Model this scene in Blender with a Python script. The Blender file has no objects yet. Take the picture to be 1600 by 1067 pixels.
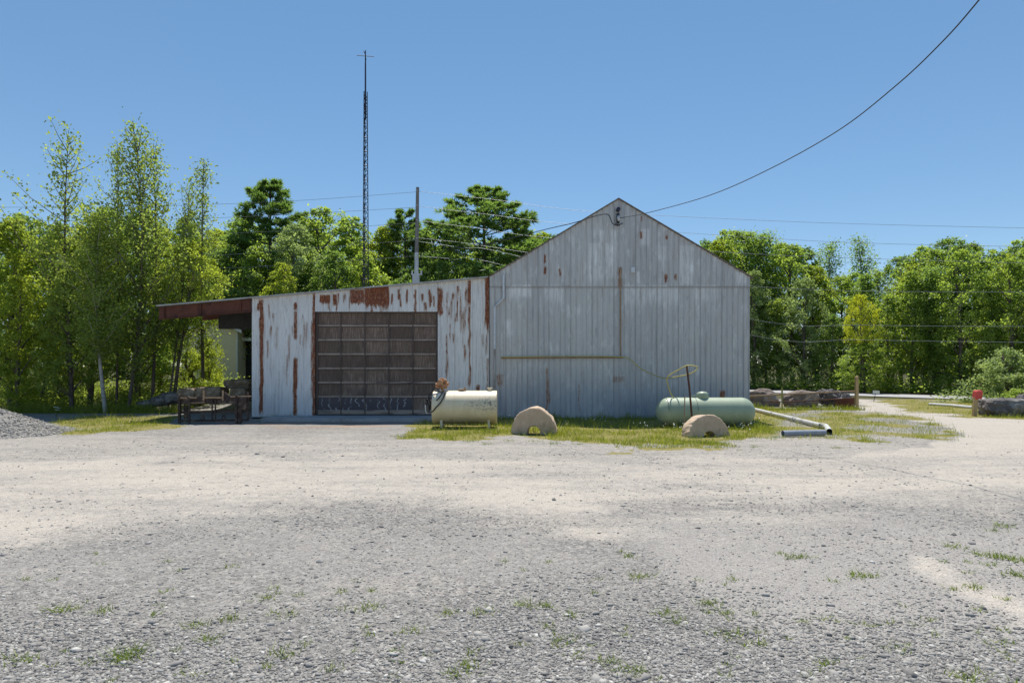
import bpy, bmesh, math, random
import numpy as np
from mathutils import Vector, noise as mnoise
R = math.radians
random.seed(7); rng = np.random.default_rng(7)
scene = bpy.context.scene
COL = scene.collection
F, CZ, HY = 1000.0, 1.85, 572.0          # focal length in photo pixels, eye height, horizon row
def P(px, py, d): return ((px-800)/F*d, d, CZ+(HY-py)/F*d)
def G(px, py):
    d = F*CZ/(py-HY); return ((px-800)/F*d, d)
def sstep(a, b, x):
    t = np.clip((np.asarray(x, float)-a)/(b-a), 0, 1); return t*t*(3-2*t)

# ------------------------------------------------------------------ numpy value noise
def _h(ix, iy, s):
    n = (ix.astype(np.int64)*374761393 + iy.astype(np.int64)*668265263 + s*1442695041) & 0xffffffff
    n = ((n ^ (n >> 13))*1274126177) & 0xffffffff
    n = (n ^ (n >> 16)) & 0xffffffff
    return n/4294967295.0
def vnoise(x, y, s=0):
    x = np.asarray(x, float); y = np.asarray(y, float)
    ix = np.floor(x); iy = np.floor(y); fx = x-ix; fy = y-iy
    ux = fx*fx*(3-2*fx); uy = fy*fy*(3-2*fy)
    a = _h(ix, iy, s); b = _h(ix+1, iy, s); c = _h(ix, iy+1, s); d = _h(ix+1, iy+1, s)
    return (a*(1-ux)+b*ux)*(1-uy)+(c*(1-ux)+d*ux)*uy
def fbm(x, y, s=0, o=4):
    t = 0; a = .5; n = 0
    for k in range(o):
        t = t+a*vnoise(x*2**k, y*2**k, s+k*17); n += a; a *= .55
    return t/n
def inpoly(px, py, poly):
    px = np.asarray(px); c = np.zeros(px.shape, bool)
    n = len(poly)
    for i in range(n):
        x1, y1 = poly[i]; x2, y2 = poly[(i+1) % n]
        if y1 == y2: continue
        m = ((y1 > py) != (y2 > py)) & (px < (x2-x1)*(py-y1)/(y2-y1)+x1)
        c ^= m
    return c

# ------------------------------------------------------------------ materials
class NB:
    def __init__(s, name):
        s.m = bpy.data.materials.new(name); s.m.use_nodes = True
        s.t = s.m.node_tree; s.t.nodes.clear()
        s.out = s.n('ShaderNodeOutputMaterial')
        s._tc = None
    def n(s, typ, **kw):
        nd = s.t.nodes.new(typ)
        for k, v in kw.items(): setattr(nd, k, v)
        return nd
    def set(s, sock, v):
        if isinstance(v, bpy.types.NodeSocket): s.t.links.new(v, sock)
        elif isinstance(v, (tuple, list)) and len(v) == 3 and sock.type == 'RGBA': sock.default_value = (*v, 1)
        else: sock.default_value = v
    def obj(s):
        if not s._tc: s._tc = s.n('ShaderNodeTexCoord')
        return s._tc.outputs['Object']
    def mapping(s, scale):
        m = s.n('ShaderNodeMapping'); s.t.links.new(s.obj(), m.inputs['Vector']); m.inputs['Scale'].default_value = scale
        return m.outputs[0]
    def noise(s, scale, detail=4, rough=.6, vec=None):
        nd = s.n('ShaderNodeTexNoise'); nd.inputs['Scale'].default_value = scale
        nd.inputs['Detail'].default_value = detail; nd.inputs['Roughness'].default_value = rough
        s.t.links.new(vec or s.obj(), nd.inputs['Vector']); return nd.outputs[0]
    def voro(s, scale, feature='F1', out='Distance', vec=None):
        nd = s.n('ShaderNodeTexVoronoi', feature=feature); nd.inputs['Scale'].default_value = scale
        s.t.links.new(vec or s.obj(), nd.inputs['Vector']); return nd.outputs[out]
    def ramp(s, fac, stops):
        nd = s.n('ShaderNodeValToRGB'); cr = nd.color_ramp
        while len(cr.elements) < len(stops): cr.elements.new(.5)
        for e, (p, c) in zip(cr.elements, stops):
            e.position = p; e.color = (*c, 1) if len(c) == 3 else c
        s.t.links.new(fac, nd.inputs[0]); return nd.outputs[0]
    def math(s, op, a, b=0, clamp=False):
        nd = s.n('ShaderNodeMath', operation=op, use_clamp=clamp); s.set(nd.inputs[0], a); s.set(nd.inputs[1], b); return nd.outputs[0]
    def rng(s, v, a, b, c=0, d=1):
        nd = s.n('ShaderNodeMapRange'); s.set(nd.inputs[0], v)
        for i, q in enumerate((a, b, c, d)): nd.inputs[i+1].default_value = q
        return nd.outputs[0]
    def mix(s, fac, a, b, blend='MIX'):
        nd = s.n('ShaderNodeMix', data_type='RGBA', blend_type=blend)
        s.set(nd.inputs[0], fac); s.set(nd.inputs[6], a); s.set(nd.inputs[7], b); return nd.outputs[2]
    def attr(s, name, out='Fac'):
        nd = s.n('ShaderNodeAttribute'); nd.attribute_name = name; return nd.outputs[out]
    def bump(s, h, strength=.5, dist=.02):
        nd = s.n('ShaderNodeBump'); nd.inputs['Strength'].default_value = strength; nd.inputs['Distance'].default_value = dist
        s.t.links.new(h, nd.inputs['Height']); return nd.outputs[0]
    def pbr(s, col, rough=.8, metal=0, normal=None, spec=.4):
        b = s.n('ShaderNodeBsdfPrincipled')
        s.set(b.inputs['Base Color'], col); s.set(b.inputs['Roughness'], rough); s.set(b.inputs['Metallic'], metal)
        s.set(b.inputs['Specular IOR Level'], spec)
        if normal: s.t.links.new(normal, b.inputs['Normal'])
        s.t.links.new(b.outputs[0], s.out.inputs[0]); return s.m

def mottled(name, c1, c2, scale=6, rough=.8, metal=0, bump=.3, bscale=None, c3=None, stretch=None, bdist=.01):
    b = NB(name)
    v = b.mapping(stretch) if stretch else None
    n1 = b.noise(scale, 6, .65, v)
    stops = [(.3, c1), (.7, c2)]
    col = b.ramp(n1, stops)
    if c3:
        n2 = b.noise(scale*.45, 5, .7, v)
        col = b.mix(b.rng(n2, .52, .66), col, c3)
    nb = b.noise(bscale or scale*5, 4, .6, v)
    return b.pbr(col, rough, metal, b.bump(nb, bump, bdist))

def leaf_mat(name, dark, light, trans=.45, tgain=(1.6, 1.6, .8), gloss=.025):
    b = NB(name)
    t = b.attr('tint')
    oi = b.n('ShaderNodeObjectInfo')
    t2 = b.math('ADD', b.math('MULTIPLY', t, .8), b.math('MULTIPLY', oi.outputs['Random'], .25), True)
    col = b.ramp(t2, [(.1, dark), (.95, light)])
    d = b.n('ShaderNodeBsdfDiffuse'); b.set(d.inputs[0], col)
    tr = b.n('ShaderNodeBsdfTranslucent'); b.set(tr.inputs[0], b.mix(1.0, col, tgain, 'MULTIPLY'))
    m1 = b.n('ShaderNodeMixShader'); m1.inputs[0].default_value = trans
    b.t.links.new(d.outputs[0], m1.inputs[1]); b.t.links.new(tr.outputs[0], m1.inputs[2])
    g = b.n('ShaderNodeBsdfGlossy'); g.inputs['Roughness'].default_value = .42; b.set(g.inputs[0], (.8, .85, .8))
    m2 = b.n('ShaderNodeMixShader'); m2.inputs[0].default_value = gloss
    b.t.links.new(m1.outputs[0], m2.inputs[1]); b.t.links.new(g.outputs[0], m2.inputs[2])
    b.t.links.new(m2.outputs[0], b.out.inputs[0])
    return b.m

M = {}
M['leaf_maple'] = leaf_mat('maple_leaves', (0.161, 0.228, 0.060), (0.338, 0.427, 0.101), .64)
M['leaf_deep'] = leaf_mat('deep_green_leaves', (0.109, 0.178, 0.060), (0.239, 0.333, 0.094), .62)
M['leaf_lime'] = leaf_mat('lime_leaves', (.19, .25, .045), (.37, .42, .075), .58, gloss=.012)
M['leaf_aspen'] = leaf_mat('aspen_leaves', (0.148, 0.204, 0.060), (0.326, 0.392, 0.101), .55, gloss=.015)
M['leaf_pine'] = leaf_mat('pine_needles', (.105, .18, .058), (.22, .32, .095), .5)
M['leaf_yellow'] = leaf_mat('yellow_leaves', (.36, .41, .05), (.54, .58, .08), .6, (1.3, 1.25, .6), .01)
M['leaf_pale'] = leaf_mat('pale_leaves', (.20, .27, .115), (.36, .43, .19), .5, (1.25, 1.3, .8), .012)
M['grass'] = leaf_mat('grass_blades', (.125, .19, .03), (.31, .345, .06), .45, (1.4, 1.3, .6), .02)
M['bark'] = mottled('grey_brown_bark', (.07, .055, .045), (.16, .13, .11), 9, stretch=(1, 1, .25), bump=.6)
M['birch_bark'] = mottled('pale_birch_bark', (.30, .28, .25), (.55, .52, .48), 7, stretch=(1, 1, 3), bump=.2, c3=(.14, .12, .10))
M['galv_pipe'] = mottled('galvanised_pipe', (.50, .52, .54), (.68, .70, .72), 8, .45, .3, .1)
M['white_pipe'] = mottled('weathered_white_plastic', (.42, .42, .40), (.58, .58, .56), 6, .6, 0, .1, c3=(.30, .28, .24))
M['grey_pipe'] = mottled('grey_blue_plastic', (.22, .25, .30), (.32, .34, .39), 6, .5, 0, .1)
M['black'] = mottled('black_rubber', (.012, .012, .013), (.03, .03, .03), 20, .6)
M['dark_metal'] = mottled('dark_steel', (.03, .035, .055), (.06, .06, .08), 10, .6, .4)
M['rust'] = mottled('rusty_steel', (.085, .036, .022), (.19, .085, .045), 8, .85, .1, .4, c3=(.05, .032, .028))
M['rust_beam'] = mottled('rust_brown_beam', (.085, .030, .020), (.16, .058, .036), 3, .8, .1, .3, c3=(.04, .02, .018))
M['rust_pale'] = mottled('pale_rusty_tube', (.27, .17, .10), (.42, .30, .20), 6, .8, .1, .3)
M['frame_steel'] = mottled('worn_brown_black_steel', (.028, .020, .018), (.075, .05, .04), 9, .65, .2, .4, c3=(.17, .13, .105))
M['pump'] = mottled('faded_orange_paint', (.36, .15, .06), (.56, .32, .17), 14, .7, 0, .4, c3=(.20, .08, .04))
M['concrete'] = mottled('weathered_concrete', (.46, .33, .22), (.64, .49, .36), 3.5, .9, 0, .5, 40, c3=(.36, .25, .16))
M['slab'] = mottled('grey_concrete_slab', (.26, .27, .28), (.40, .40, .40), 2.2, .9, 0, .4, 30, c3=(.20, .18, .17))
M['rock'] = mottled('brown_grey_rock', (.12, .095, .078), (.26, .21, .18), 3, .92, 0, .9, 12, c3=(.36, .31, .27), bdist=.04)
M['rock_dark'] = mottled('dark_rock', (.075, .066, .064), (.18, .165, .155), 3, .92, 0, .9, 12, c3=(.30, .28, .26), bdist=.04)
M['block'] = mottled('mossy_stone_block', (.19, .14, .09), (.36, .27, .185), 4, .95, 0, .9, 14, c3=(.46, .39, .30), bdist=.04)
M['post_wood'] = mottled('pale_post_wood', (.36, .24, .11), (.52, .37, .19), 5, .8, 0, .4, stretch=(4, 4, .4))
M['pole_wood'] = mottled('grey_pole_wood', (.16, .14, .13), (.30, .28, .26), 5, .85, 0, .4, stretch=(4, 4, .3))
M['pole_white'] = mottled('pale_pole_sleeve', (.50, .50, .50), (.66, .66, .66), 3, .6)
M['dark_wood'] = mottled('dark_frame_wood', (.075, .055, .046), (.15, .115, .096), 5, .85, 0, .4, stretch=(3, 3, .6))
M['red'] = mottled('red_plastic', (.50, .045, .04), (.68, .10, .08), 6, .5, 0, .1)
M['white'] = mottled('white_paint', (.70, .70, .68), (.80, .80, .78), 8, .5, 0, .1)
M['yellow_hose'] = mottled('yellow_gas_hose', (.46, .38, .10), (.60, .52, .17), 9, .55, 0, .1)
M['cream_siding'] = mottled('cream_siding', (.78, .66, .40), (.84, .75, .50), 3, .7, 0, .3, stretch=(.3, .3, 14))
M['shingle'] = mottled('brown_shingles', (.10, .055, .045), (.22, .14, .11), 12, .9, 0, .5)
M['dark_siding'] = mottled('dark_boards_wing_shade', (.025, .025, .025), (.05, .048, .045), 3, .8)  # dark boards; the cottage wing's shade is put into this colour
M['roof_steel'] = mottled('galvanised_roof', (.34, .33, .31), (.46, .45, .43), 3, .5, .3, .2, c3=(.22, .16, .12))
M['roof_edge'] = mottled('brown_roof_edge', (.13, .10, .08), (.24, .20, .16), 5, .7, .2, .2)
M['asphalt'] = mottled('sun_bleached_asphalt', (.30, .29, .29), (.37, .36, .36), 1.5, .85, 0, .3, 60)
def pane_mat():
    b = NB('streaked_dark_pane')
    wv = b.n('ShaderNodeTexWave'); wv.inputs['Scale'].default_value = 1.3; wv.inputs['Distortion'].default_value = 7; wv.inputs['Detail'].default_value = 3
    b.t.links.new(b.mapping((1, 1, 3)), wv.inputs['Vector'])
    f = b.math('MULTIPLY', b.rng(wv.outputs['Fac'], .86, .98), b.rng(b.noise(3.5, 4, .7), .45, .62))  # wavy pale streaks over a dark blue base
    return b.pbr(b.mix(f, (.018, .024, .045), (.36, .38, .42)), .35, 0, None, .5)
M['glass'] = pane_mat()

def wood_panel():
    b = NB('weathered_grey_door_wood')
    v = b.mapping((14, 14, 1.1)); n1 = b.noise(2.2, 6, .7, v)
    oi = b.n('ShaderNodeObjectInfo')
    n2 = b.noise(1.4, 4, .6)
    col = b.ramp(n1, [(.28, (.10, .066, .048)), (.5, (.205, .145, .11)), (.74, (.46, .37, .30))])
    col = b.mix(b.rng(n2, .5, .75, 0, .8), col, (.09, .066, .055))
    col = b.mix(b.math('MULTIPLY', oi.outputs['Random'], .75), col, (.085, .058, .045))
    return b.pbr(col, .8, 0, b.bump(n1, .4, .008))
M['door_panel'] = wood_panel()

def corrugated(name, base1, base2, pale, dark, metal, rough, stain):
    b = NB(name)
    v = b.mapping((9, 9, .28)); v2 = b.mapping((3.2, 3.2, 1.1))
    st = b.noise(1.0, 6, .7, v); bl = b.noise(1.3, 6, .65, v2); fine = b.noise(60, 3, .6)
    col = b.mix(st, base1, base2)
    pl = b.math('ADD', b.math('MULTIPLY', b.attr('pale'), b.rng(b.noise(1.0, 5, .75, b.mapping((11, 11, 1.1))), .36, .50)), b.rng(bl, .54, .70, 0, .6), True)
    col = b.mix(pl, col, pale)
    col = b.mix(b.rng(st, .54, .74, 0, .75), col, dark)
    col = b.mix(b.rng(b.noise(1.0, 6, .75, b.mapping((13, 13, 1.5))), .54, .72, 0, .75), col, dark)
    col = b.mix(b.attr('seam_rib_shade'), col, dark)
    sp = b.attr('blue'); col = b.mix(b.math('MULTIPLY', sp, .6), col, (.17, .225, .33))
    tone = b.attr('tone'); col = b.mix(1.0, col, b.ramp(tone, [(0, (.91, .91, .92)), (1, (1.05, 1.05, 1.04))]), 'MULTIPLY')
    rn = b.math('ADD', b.attr('rust'), b.rng(b.noise(9, 6, .78, b.mapping((2.2, 2.2, .55))), .3, .7, -.72, .62))
    rcol = b.ramp(b.noise(14, 5, .7), [(.32, (.085, .028, .016)), (.5, (.20, .062, .028)), (.64, (.33, .125, .05)), (.78, (.48, .25, .12))])
    halo = b.rng(b.math('ADD', b.attr('rust'), b.rng(b.noise(1.0, 5, .7, b.mapping((12, 12, 1.0))), .3, .7, -.3, .3)), .06, .6, 0, .85)
    col = b.mix(halo, col, (.36, .235, .165))
    col = b.mix(b.rng(b.noise(1.0, 6, .75, b.mapping((7, 7, .5))), .60, .74, 0, stain), col, (.33, .25, .19))
    rf = b.rng(rn, .40, .72)
    col = b.mix(rf, col, rcol)
    mt = b.math('MULTIPLY', b.math('SUBTRACT', 1, rf), metal)
    bump = b.bump(b.math('ADD', b.math('MULTIPLY', fine, .4), bl), .25, .01)
    return b.pbr(col, rough, mt, bump, .35)
M['galv'] = corrugated('galvanised_sheet', (.47, .46, .445), (.65, .64, .62), (.87, .865, .85), (.25, .245, .24), .2, .55, .12)
M['painted'] = corrugated('chalky_painted_sheet', (.64, .635, .62), (.79, .785, .77), (.84, .84, .82), (.36, .345, .335), .05, .65, .6)

def tank_mat(name, c1, c2, grime, low):
    b = NB(name)
    n = b.noise(3, 5, .6); col = b.ramp(n, [(.3, c1), (.7, c2)])
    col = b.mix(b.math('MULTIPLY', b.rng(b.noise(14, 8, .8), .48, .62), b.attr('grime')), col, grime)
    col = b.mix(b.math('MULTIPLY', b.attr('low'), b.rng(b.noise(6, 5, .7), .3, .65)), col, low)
    return b.pbr(col, .42, 0, b.bump(b.noise(30), .06, .01), .4)
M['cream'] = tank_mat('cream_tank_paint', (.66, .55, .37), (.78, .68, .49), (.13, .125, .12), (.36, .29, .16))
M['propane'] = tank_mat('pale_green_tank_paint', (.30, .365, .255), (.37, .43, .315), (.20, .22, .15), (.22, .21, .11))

def ground_mat():
    b = NB('gravel_ground')
    sand, grs, tan, dirt, soil = (b.attr(k) for k in ('sand', 'grass', 'tan', 'dirt', 'soil'))
    v1 = b.voro(42, out='Color'); v1d = b.voro(42); v2 = b.voro(110, out='Color'); v3 = b.voro(16, out='Color')
    def sep(c):
        nd = b.n('ShaderNodeSeparateColor'); b.t.links.new(c, nd.inputs[0]); return nd.outputs[0]
    g1, g2, g3 = sep(v1), sep(v2), sep(v3)
    val = b.math('ADD', b.math('MULTIPLY', g1, .5), b.math('ADD', b.math('MULTIPLY', g2, .32), b.math('MULTIPLY', g3, .18)))
    gravel = b.ramp(val, [(.12, (0.083, 0.079, 0.075)), (.42, (0.184, 0.174, 0.162)), (.62, (0.248, 0.234, 0.216)), (.9, (0.389, 0.367, 0.338))])
    big = b.noise(.55, 5, .6)
    gravel = b.mix(b.rng(big, .4, .7, 0, .35), gravel, (.26, .25, .23))
    sval = b.math('ADD', b.math('MULTIPLY', g2, .6), b.math('MULTIPLY', b.noise(30, 5, .7), .4))
    sandc = b.ramp(sval, [(.15, (0.292, 0.258, 0.219)), (.5, (0.421, 0.378, 0.327)), (.85, (0.516, 0.473, 0.413))])
    peb = b.math('MULTIPLY', b.rng(b.voro(13), .16, .10), b.rng(sep(b.voro(13, out='Color')), .70, .74))
    sandc = b.mix(peb, sandc, (.17, .165, .165))
    tanc = b.ramp(sval, [(.15, (0.181, 0.168, 0.155)), (.5, (0.288, 0.271, 0.249)), (.85, (0.387, 0.365, 0.340))])
    col = b.mix(tan, gravel, tanc)
    edge = b.math('ADD', sand, b.rng(b.noise(5, 6, .75), .3, .7, -.32, .32))
    hz_n = b.noise(1.0, 6, .75, b.mapping((.35, 1.6, 1)))
    edge = b.math('ADD', edge, b.rng(hz_n, .3, .7, .3, -.3))
    edge = b.math('ADD', edge, b.rng(b.noise(16, 5, .8), .3, .7, -.3, .3))
    col = b.mix(b.rng(edge, .1, 1.0), col, sandc)
    col = b.mix(b.math('MULTIPLY', dirt, b.rng(b.noise(3, 6, .7), .35, .6)), col, (.34, .20, .11))
    ge = b.math('ADD', grs, b.rng(b.noise(6, 5, .7), .3, .7, -.3, .3))
    gc = b.ramp(b.noise(9, 5, .7), [(.3, (.16, .15, .045)), (.7, (.28, .235, .09))])
    col = b.mix(b.rng(ge, .4, .65), col, gc)
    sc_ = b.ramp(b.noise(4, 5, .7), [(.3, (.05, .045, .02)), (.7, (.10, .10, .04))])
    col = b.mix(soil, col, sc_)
    hb = b.math('ADD', b.math('MULTIPLY', b.math('SUBTRACT', 1, v1d), .7), b.math('MULTIPLY', g2, .5))
    return b.pbr(col, .95, 0, b.bump(hb, .55, .012), .15)
M['ground'] = ground_mat()

def stone_mat():
    b = NB('gravel_stone')
    t = b.attr('tint')
    col = b.ramp(t, [(0, (0.106, 0.103, 0.101)), (.5, (0.260, 0.251, 0.239)), (.8, (0.366, 0.352, 0.327)), (1, (0.559, 0.540, 0.501))])
    col = b.mix(b.rng(b.noise(40), .4, .7, 0, .3), col, (.38, .34, .29))
    return b.pbr(col, .9, 0, None, .2)
M['stone'] = stone_mat()

# ------------------------------------------------------------------ object helpers
def tag(o, label=None, cat=None, group=None, kind=None):
    if label: o['label'] = label
    if cat: o['category'] = cat
    if group: o['group'] = group
    if kind: o['kind'] = kind
    return o
def empty(name, loc=(0, 0, 0), rz=0):
    o = bpy.data.objects.new(name, None); COL.objects.link(o); o.location = loc; o.rotation_euler = (0, 0, rz)
    o.empty_display_size = .2
    return o
def link(name, me, m=None, parent=None):
    if m is not None:
        me.materials.clear(); me.materials.append(m)
    o = bpy.data.objects.new(name, me); COL.objects.link(o)
    if parent is not None: o.parent = parent
    return o
def np_mesh(name, V, faces, attrs=None, fattrs=None, smooth=False):
    V = np.asarray(V, np.float32); faces = np.asarray(faces, np.int32)
    me = bpy.data.meshes.new(name); k = faces.shape[1]
    me.vertices.add(len(V)); me.vertices.foreach_set('co', V.ravel())
    me.loops.add(faces.size); me.loops.foreach_set('vertex_index', faces.ravel())
    me.polygons.add(len(faces)); me.polygons.foreach_set('loop_start', np.arange(0, faces.size, k, dtype=np.int32))
    try: me.polygons.foreach_set('loop_total', np.full(len(faces), k, np.int32))
    except Exception: pass
    if smooth: me.polygons.foreach_set('use_smooth', np.ones(len(faces), bool))
    for dom, dd in (('POINT', attrs), ('FACE', fattrs)):
        for nm, arr in (dd or {}).items():
            a = me.attributes.new(nm, 'FLOAT', dom); a.data.foreach_set('value', np.asarray(arr, np.float32).ravel())
    me.update(calc_edges=True); me.validate()
    return me
class MB:
    def __init__(s): s.v = []; s.f = []
    def add(s, V, Fs):
        o = len(s.v); s.v += [tuple(map(float, p)) for p in V]; s.f += [tuple(i+o for i in f) for f in Fs]; return s
    def box(s, a, b):
        x0, y0, z0 = a; x1, y1, z1 = b
        return s.add([(x0, y0, z0), (x1, y0, z0), (x1, y1, z0), (x0, y1, z0), (x0, y0, z1), (x1, y0, z1), (x1, y1, z1), (x0, y1, z1)],
                     [(0, 3, 2, 1), (4, 5, 6, 7), (0, 1, 5, 4), (1, 2, 6, 5), (2, 3, 7, 6), (3, 0, 4, 7)])
    def prism(s, pts, y0, y1):                    # outline in x,z extruded along y
        n = len(pts)
        V = [(x, y0, z) for x, z in pts]+[(x, y1, z) for x, z in pts]
        Fs = [tuple(range(n)), tuple(range(2*n-1, n-1, -1))]+[(i, i+n, (i+1) % n+n, (i+1) % n) for i in range(n)]
        return s.add(V, Fs)
    def tube(s, pts, r, sides=8, cap=True):
        pts = [Vector(p) for p in pts]; n = len(pts)
        rr = list(r) if hasattr(r, '__len__') else [r]*n
        V = []; Fs = []; prev = None
        for i, p in enumerate(pts):
            t = (pts[min(i+1, n-1)]-pts[max(i-1, 0)]).normalized()
            if prev is None:
                u = t.cross(Vector((0, 0, 1)))
                if u.length < .05: u = t.cross(Vector((0, 1, 0)))
            else: u = prev-t*prev.dot(t)
            u.normalize(); prev = u; w = t.cross(u)
            for k in range(sides):
                a = 2*math.pi*k/sides; V.append(p+(u*math.cos(a)+w*math.sin(a))*rr[i])
        for i in range(n-1):
            for k in range(sides):
                k2 = (k+1) % sides; Fs.append((i*sides+k, i*sides+k2, (i+1)*sides+k2, (i+1)*sides+k))
        if cap: Fs += [tuple(range(sides-1, -1, -1)), tuple(range((n-1)*sides, n*sides))]
        return s.add(V, Fs)
    def bar(s, a, b, w, h=None):                  # square bar between two points
        a = Vector(a); b = Vector(b); h = h or w
        t = (b-a).normalized(); u = t.cross(Vector((0, 0, 1)))
        if u.length < .05: u = Vector((1, 0, 0))
        u.normalize(); v = u.cross(t)
        V = []
        for p in (a, b):
            for su, sv in ((-1, -1), (1, -1), (1, 1), (-1, 1)): V.append(p+u*w/2*su+v*h/2*sv)
        return s.add(V, [(3, 2, 1, 0), (4, 5, 6, 7), (0, 1, 5, 4), (1, 2, 6, 5), (2, 3, 7, 6), (3, 0, 4, 7)])
    def build(s, name, m, parent=None, bevel=0, smooth=False):
        me = bpy.data.meshes.new(name); me.from_pydata(s.v, [], s.f); me.update()
        if smooth:
            for p in me.polygons: p.use_smooth = len(p.vertices) <= 4
        o = link(name, me, m, parent)
        if bevel:
            md = o.modifiers.new('bevel', 'BEVEL'); md.width = bevel; md.segments = 2; md.limit_method = 'ANGLE'
        return o
def smoothpath(pts, k=6):
    pts = [Vector(p) for p in pts]; out = []
    for i in range(len(pts)-1):
        p0 = pts[max(i-1, 0)]; p1 = pts[i]; p2 = pts[i+1]; p3 = pts[min(i+2, len(pts)-1)]
        for j in range(k):
            t = j/k
            out.append(.5*((2*p1)+(p2-p0)*t+(2*p0-5*p1+4*p2-p3)*t*t+(3*p1-p0-3*p2+p3)*t**3))
    out.append(pts[-1]); return out

# ------------------------------------------------------------------ world, sun, camera
EL, AZ = 65.0, 4.0
w = bpy.data.worlds.new('World'); scene.world = w; w.use_nodes = True
nt = w.node_tree; bg = nt.nodes['Background']
sky = nt.nodes.new('ShaderNodeTexSky'); sky.sky_type = 'NISHITA'; sky.sun_disc = False
sky.sun_elevation = R(EL); sky.sun_rotation = R(AZ); sky.air_density = .8; sky.dust_density = 0; sky.ozone_density = 3.0
hs = nt.nodes.new('ShaderNodeHueSaturation'); hs.inputs['Saturation'].default_value = 1.30; hs.inputs['Hue'].default_value = .497
gm = nt.nodes.new('ShaderNodeGamma'); gm.inputs['Gamma'].default_value = .68
nt.links.new(sky.outputs[0], gm.inputs[0]); nt.links.new(gm.outputs[0], hs.inputs['Color']); hs.inputs['Value'].default_value = 1.1; nt.links.new(hs.outputs[0], bg.inputs[0]); bg.inputs[1].default_value = .123
sd = Vector((math.sin(R(AZ))*math.cos(R(EL)), math.cos(R(AZ))*math.cos(R(EL)), math.sin(R(EL))))
sl = bpy.data.lights.new('sun', 'SUN'); sl.energy = 3.8; sl.angle = R(.5); sl.color = (1, .955, .88)
so = bpy.data.objects.new('sun', sl); COL.objects.link(so); so.rotation_euler = sd.to_track_quat('Z', 'Y').to_euler(); so.location = (0, 0, 30)
cd = bpy.data.cameras.new('camera'); cd.sensor_width = 36; cd.lens = 36*F/1600; cd.shift_y = (HY-533.5)/1600
cd.clip_start = .1; cd.clip_end = 5000
co = bpy.data.objects.new('camera', cd); COL.objects.link(co); co.location = (0, 0, CZ); co.rotation_euler = (R(90), 0, 0)
scene.camera = co
scene.view_settings.view_transform = 'Standard'; scene.view_settings.look = 'None'
scene.view_settings.exposure = .74; scene.view_settings.gamma = 1
scene.cycles.max_bounces = 8; scene.cycles.transparent_max_bounces = 8

# ------------------------------------------------------------------ ground
def relief(x, y):
    x = np.asarray(x, float); y = np.asarray(y, float)
    near = 1-sstep(28, 36, y)
    h = near*((fbm(x*.6, y*.6, 3, 3)-.5)*.05+(fbm(x*2.5, y*2.5, 9, 2)-.5)*.018)*sstep(0, 3, y+3)
    h = h*(1-(sstep(20.5, 21.5, y)*sstep(-11, -9.5, x)*(1-sstep(8.5, 9.5, x))))
    bank = sstep(27, 33, y)*(1-sstep(-11, -8.5, x))*.75
    return h-.02*sstep(30, 36, y)+bank
def axis(segs):
    out = []
    for a, b, st in segs: out += list(np.arange(a, b, st))
    return np.array(out)
ys = np.concatenate([-np.geomspace(600, 4, 14), axis([(-3, 2.4, .6), (2.4, 14, .10), (14, 36, .17), (36, 70, .8)]), np.geomspace(70, 3000, 26)])
xn = axis([(0, 13, .12), (13, 30, .28), (30, 60, 1.5)])
xs = np.concatenate([-np.geomspace(3000, 61, 18), -xn[::-1][:-1], xn, np.geomspace(61, 3000, 18)])
X, Y = np.meshgrid(xs, ys)
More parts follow.
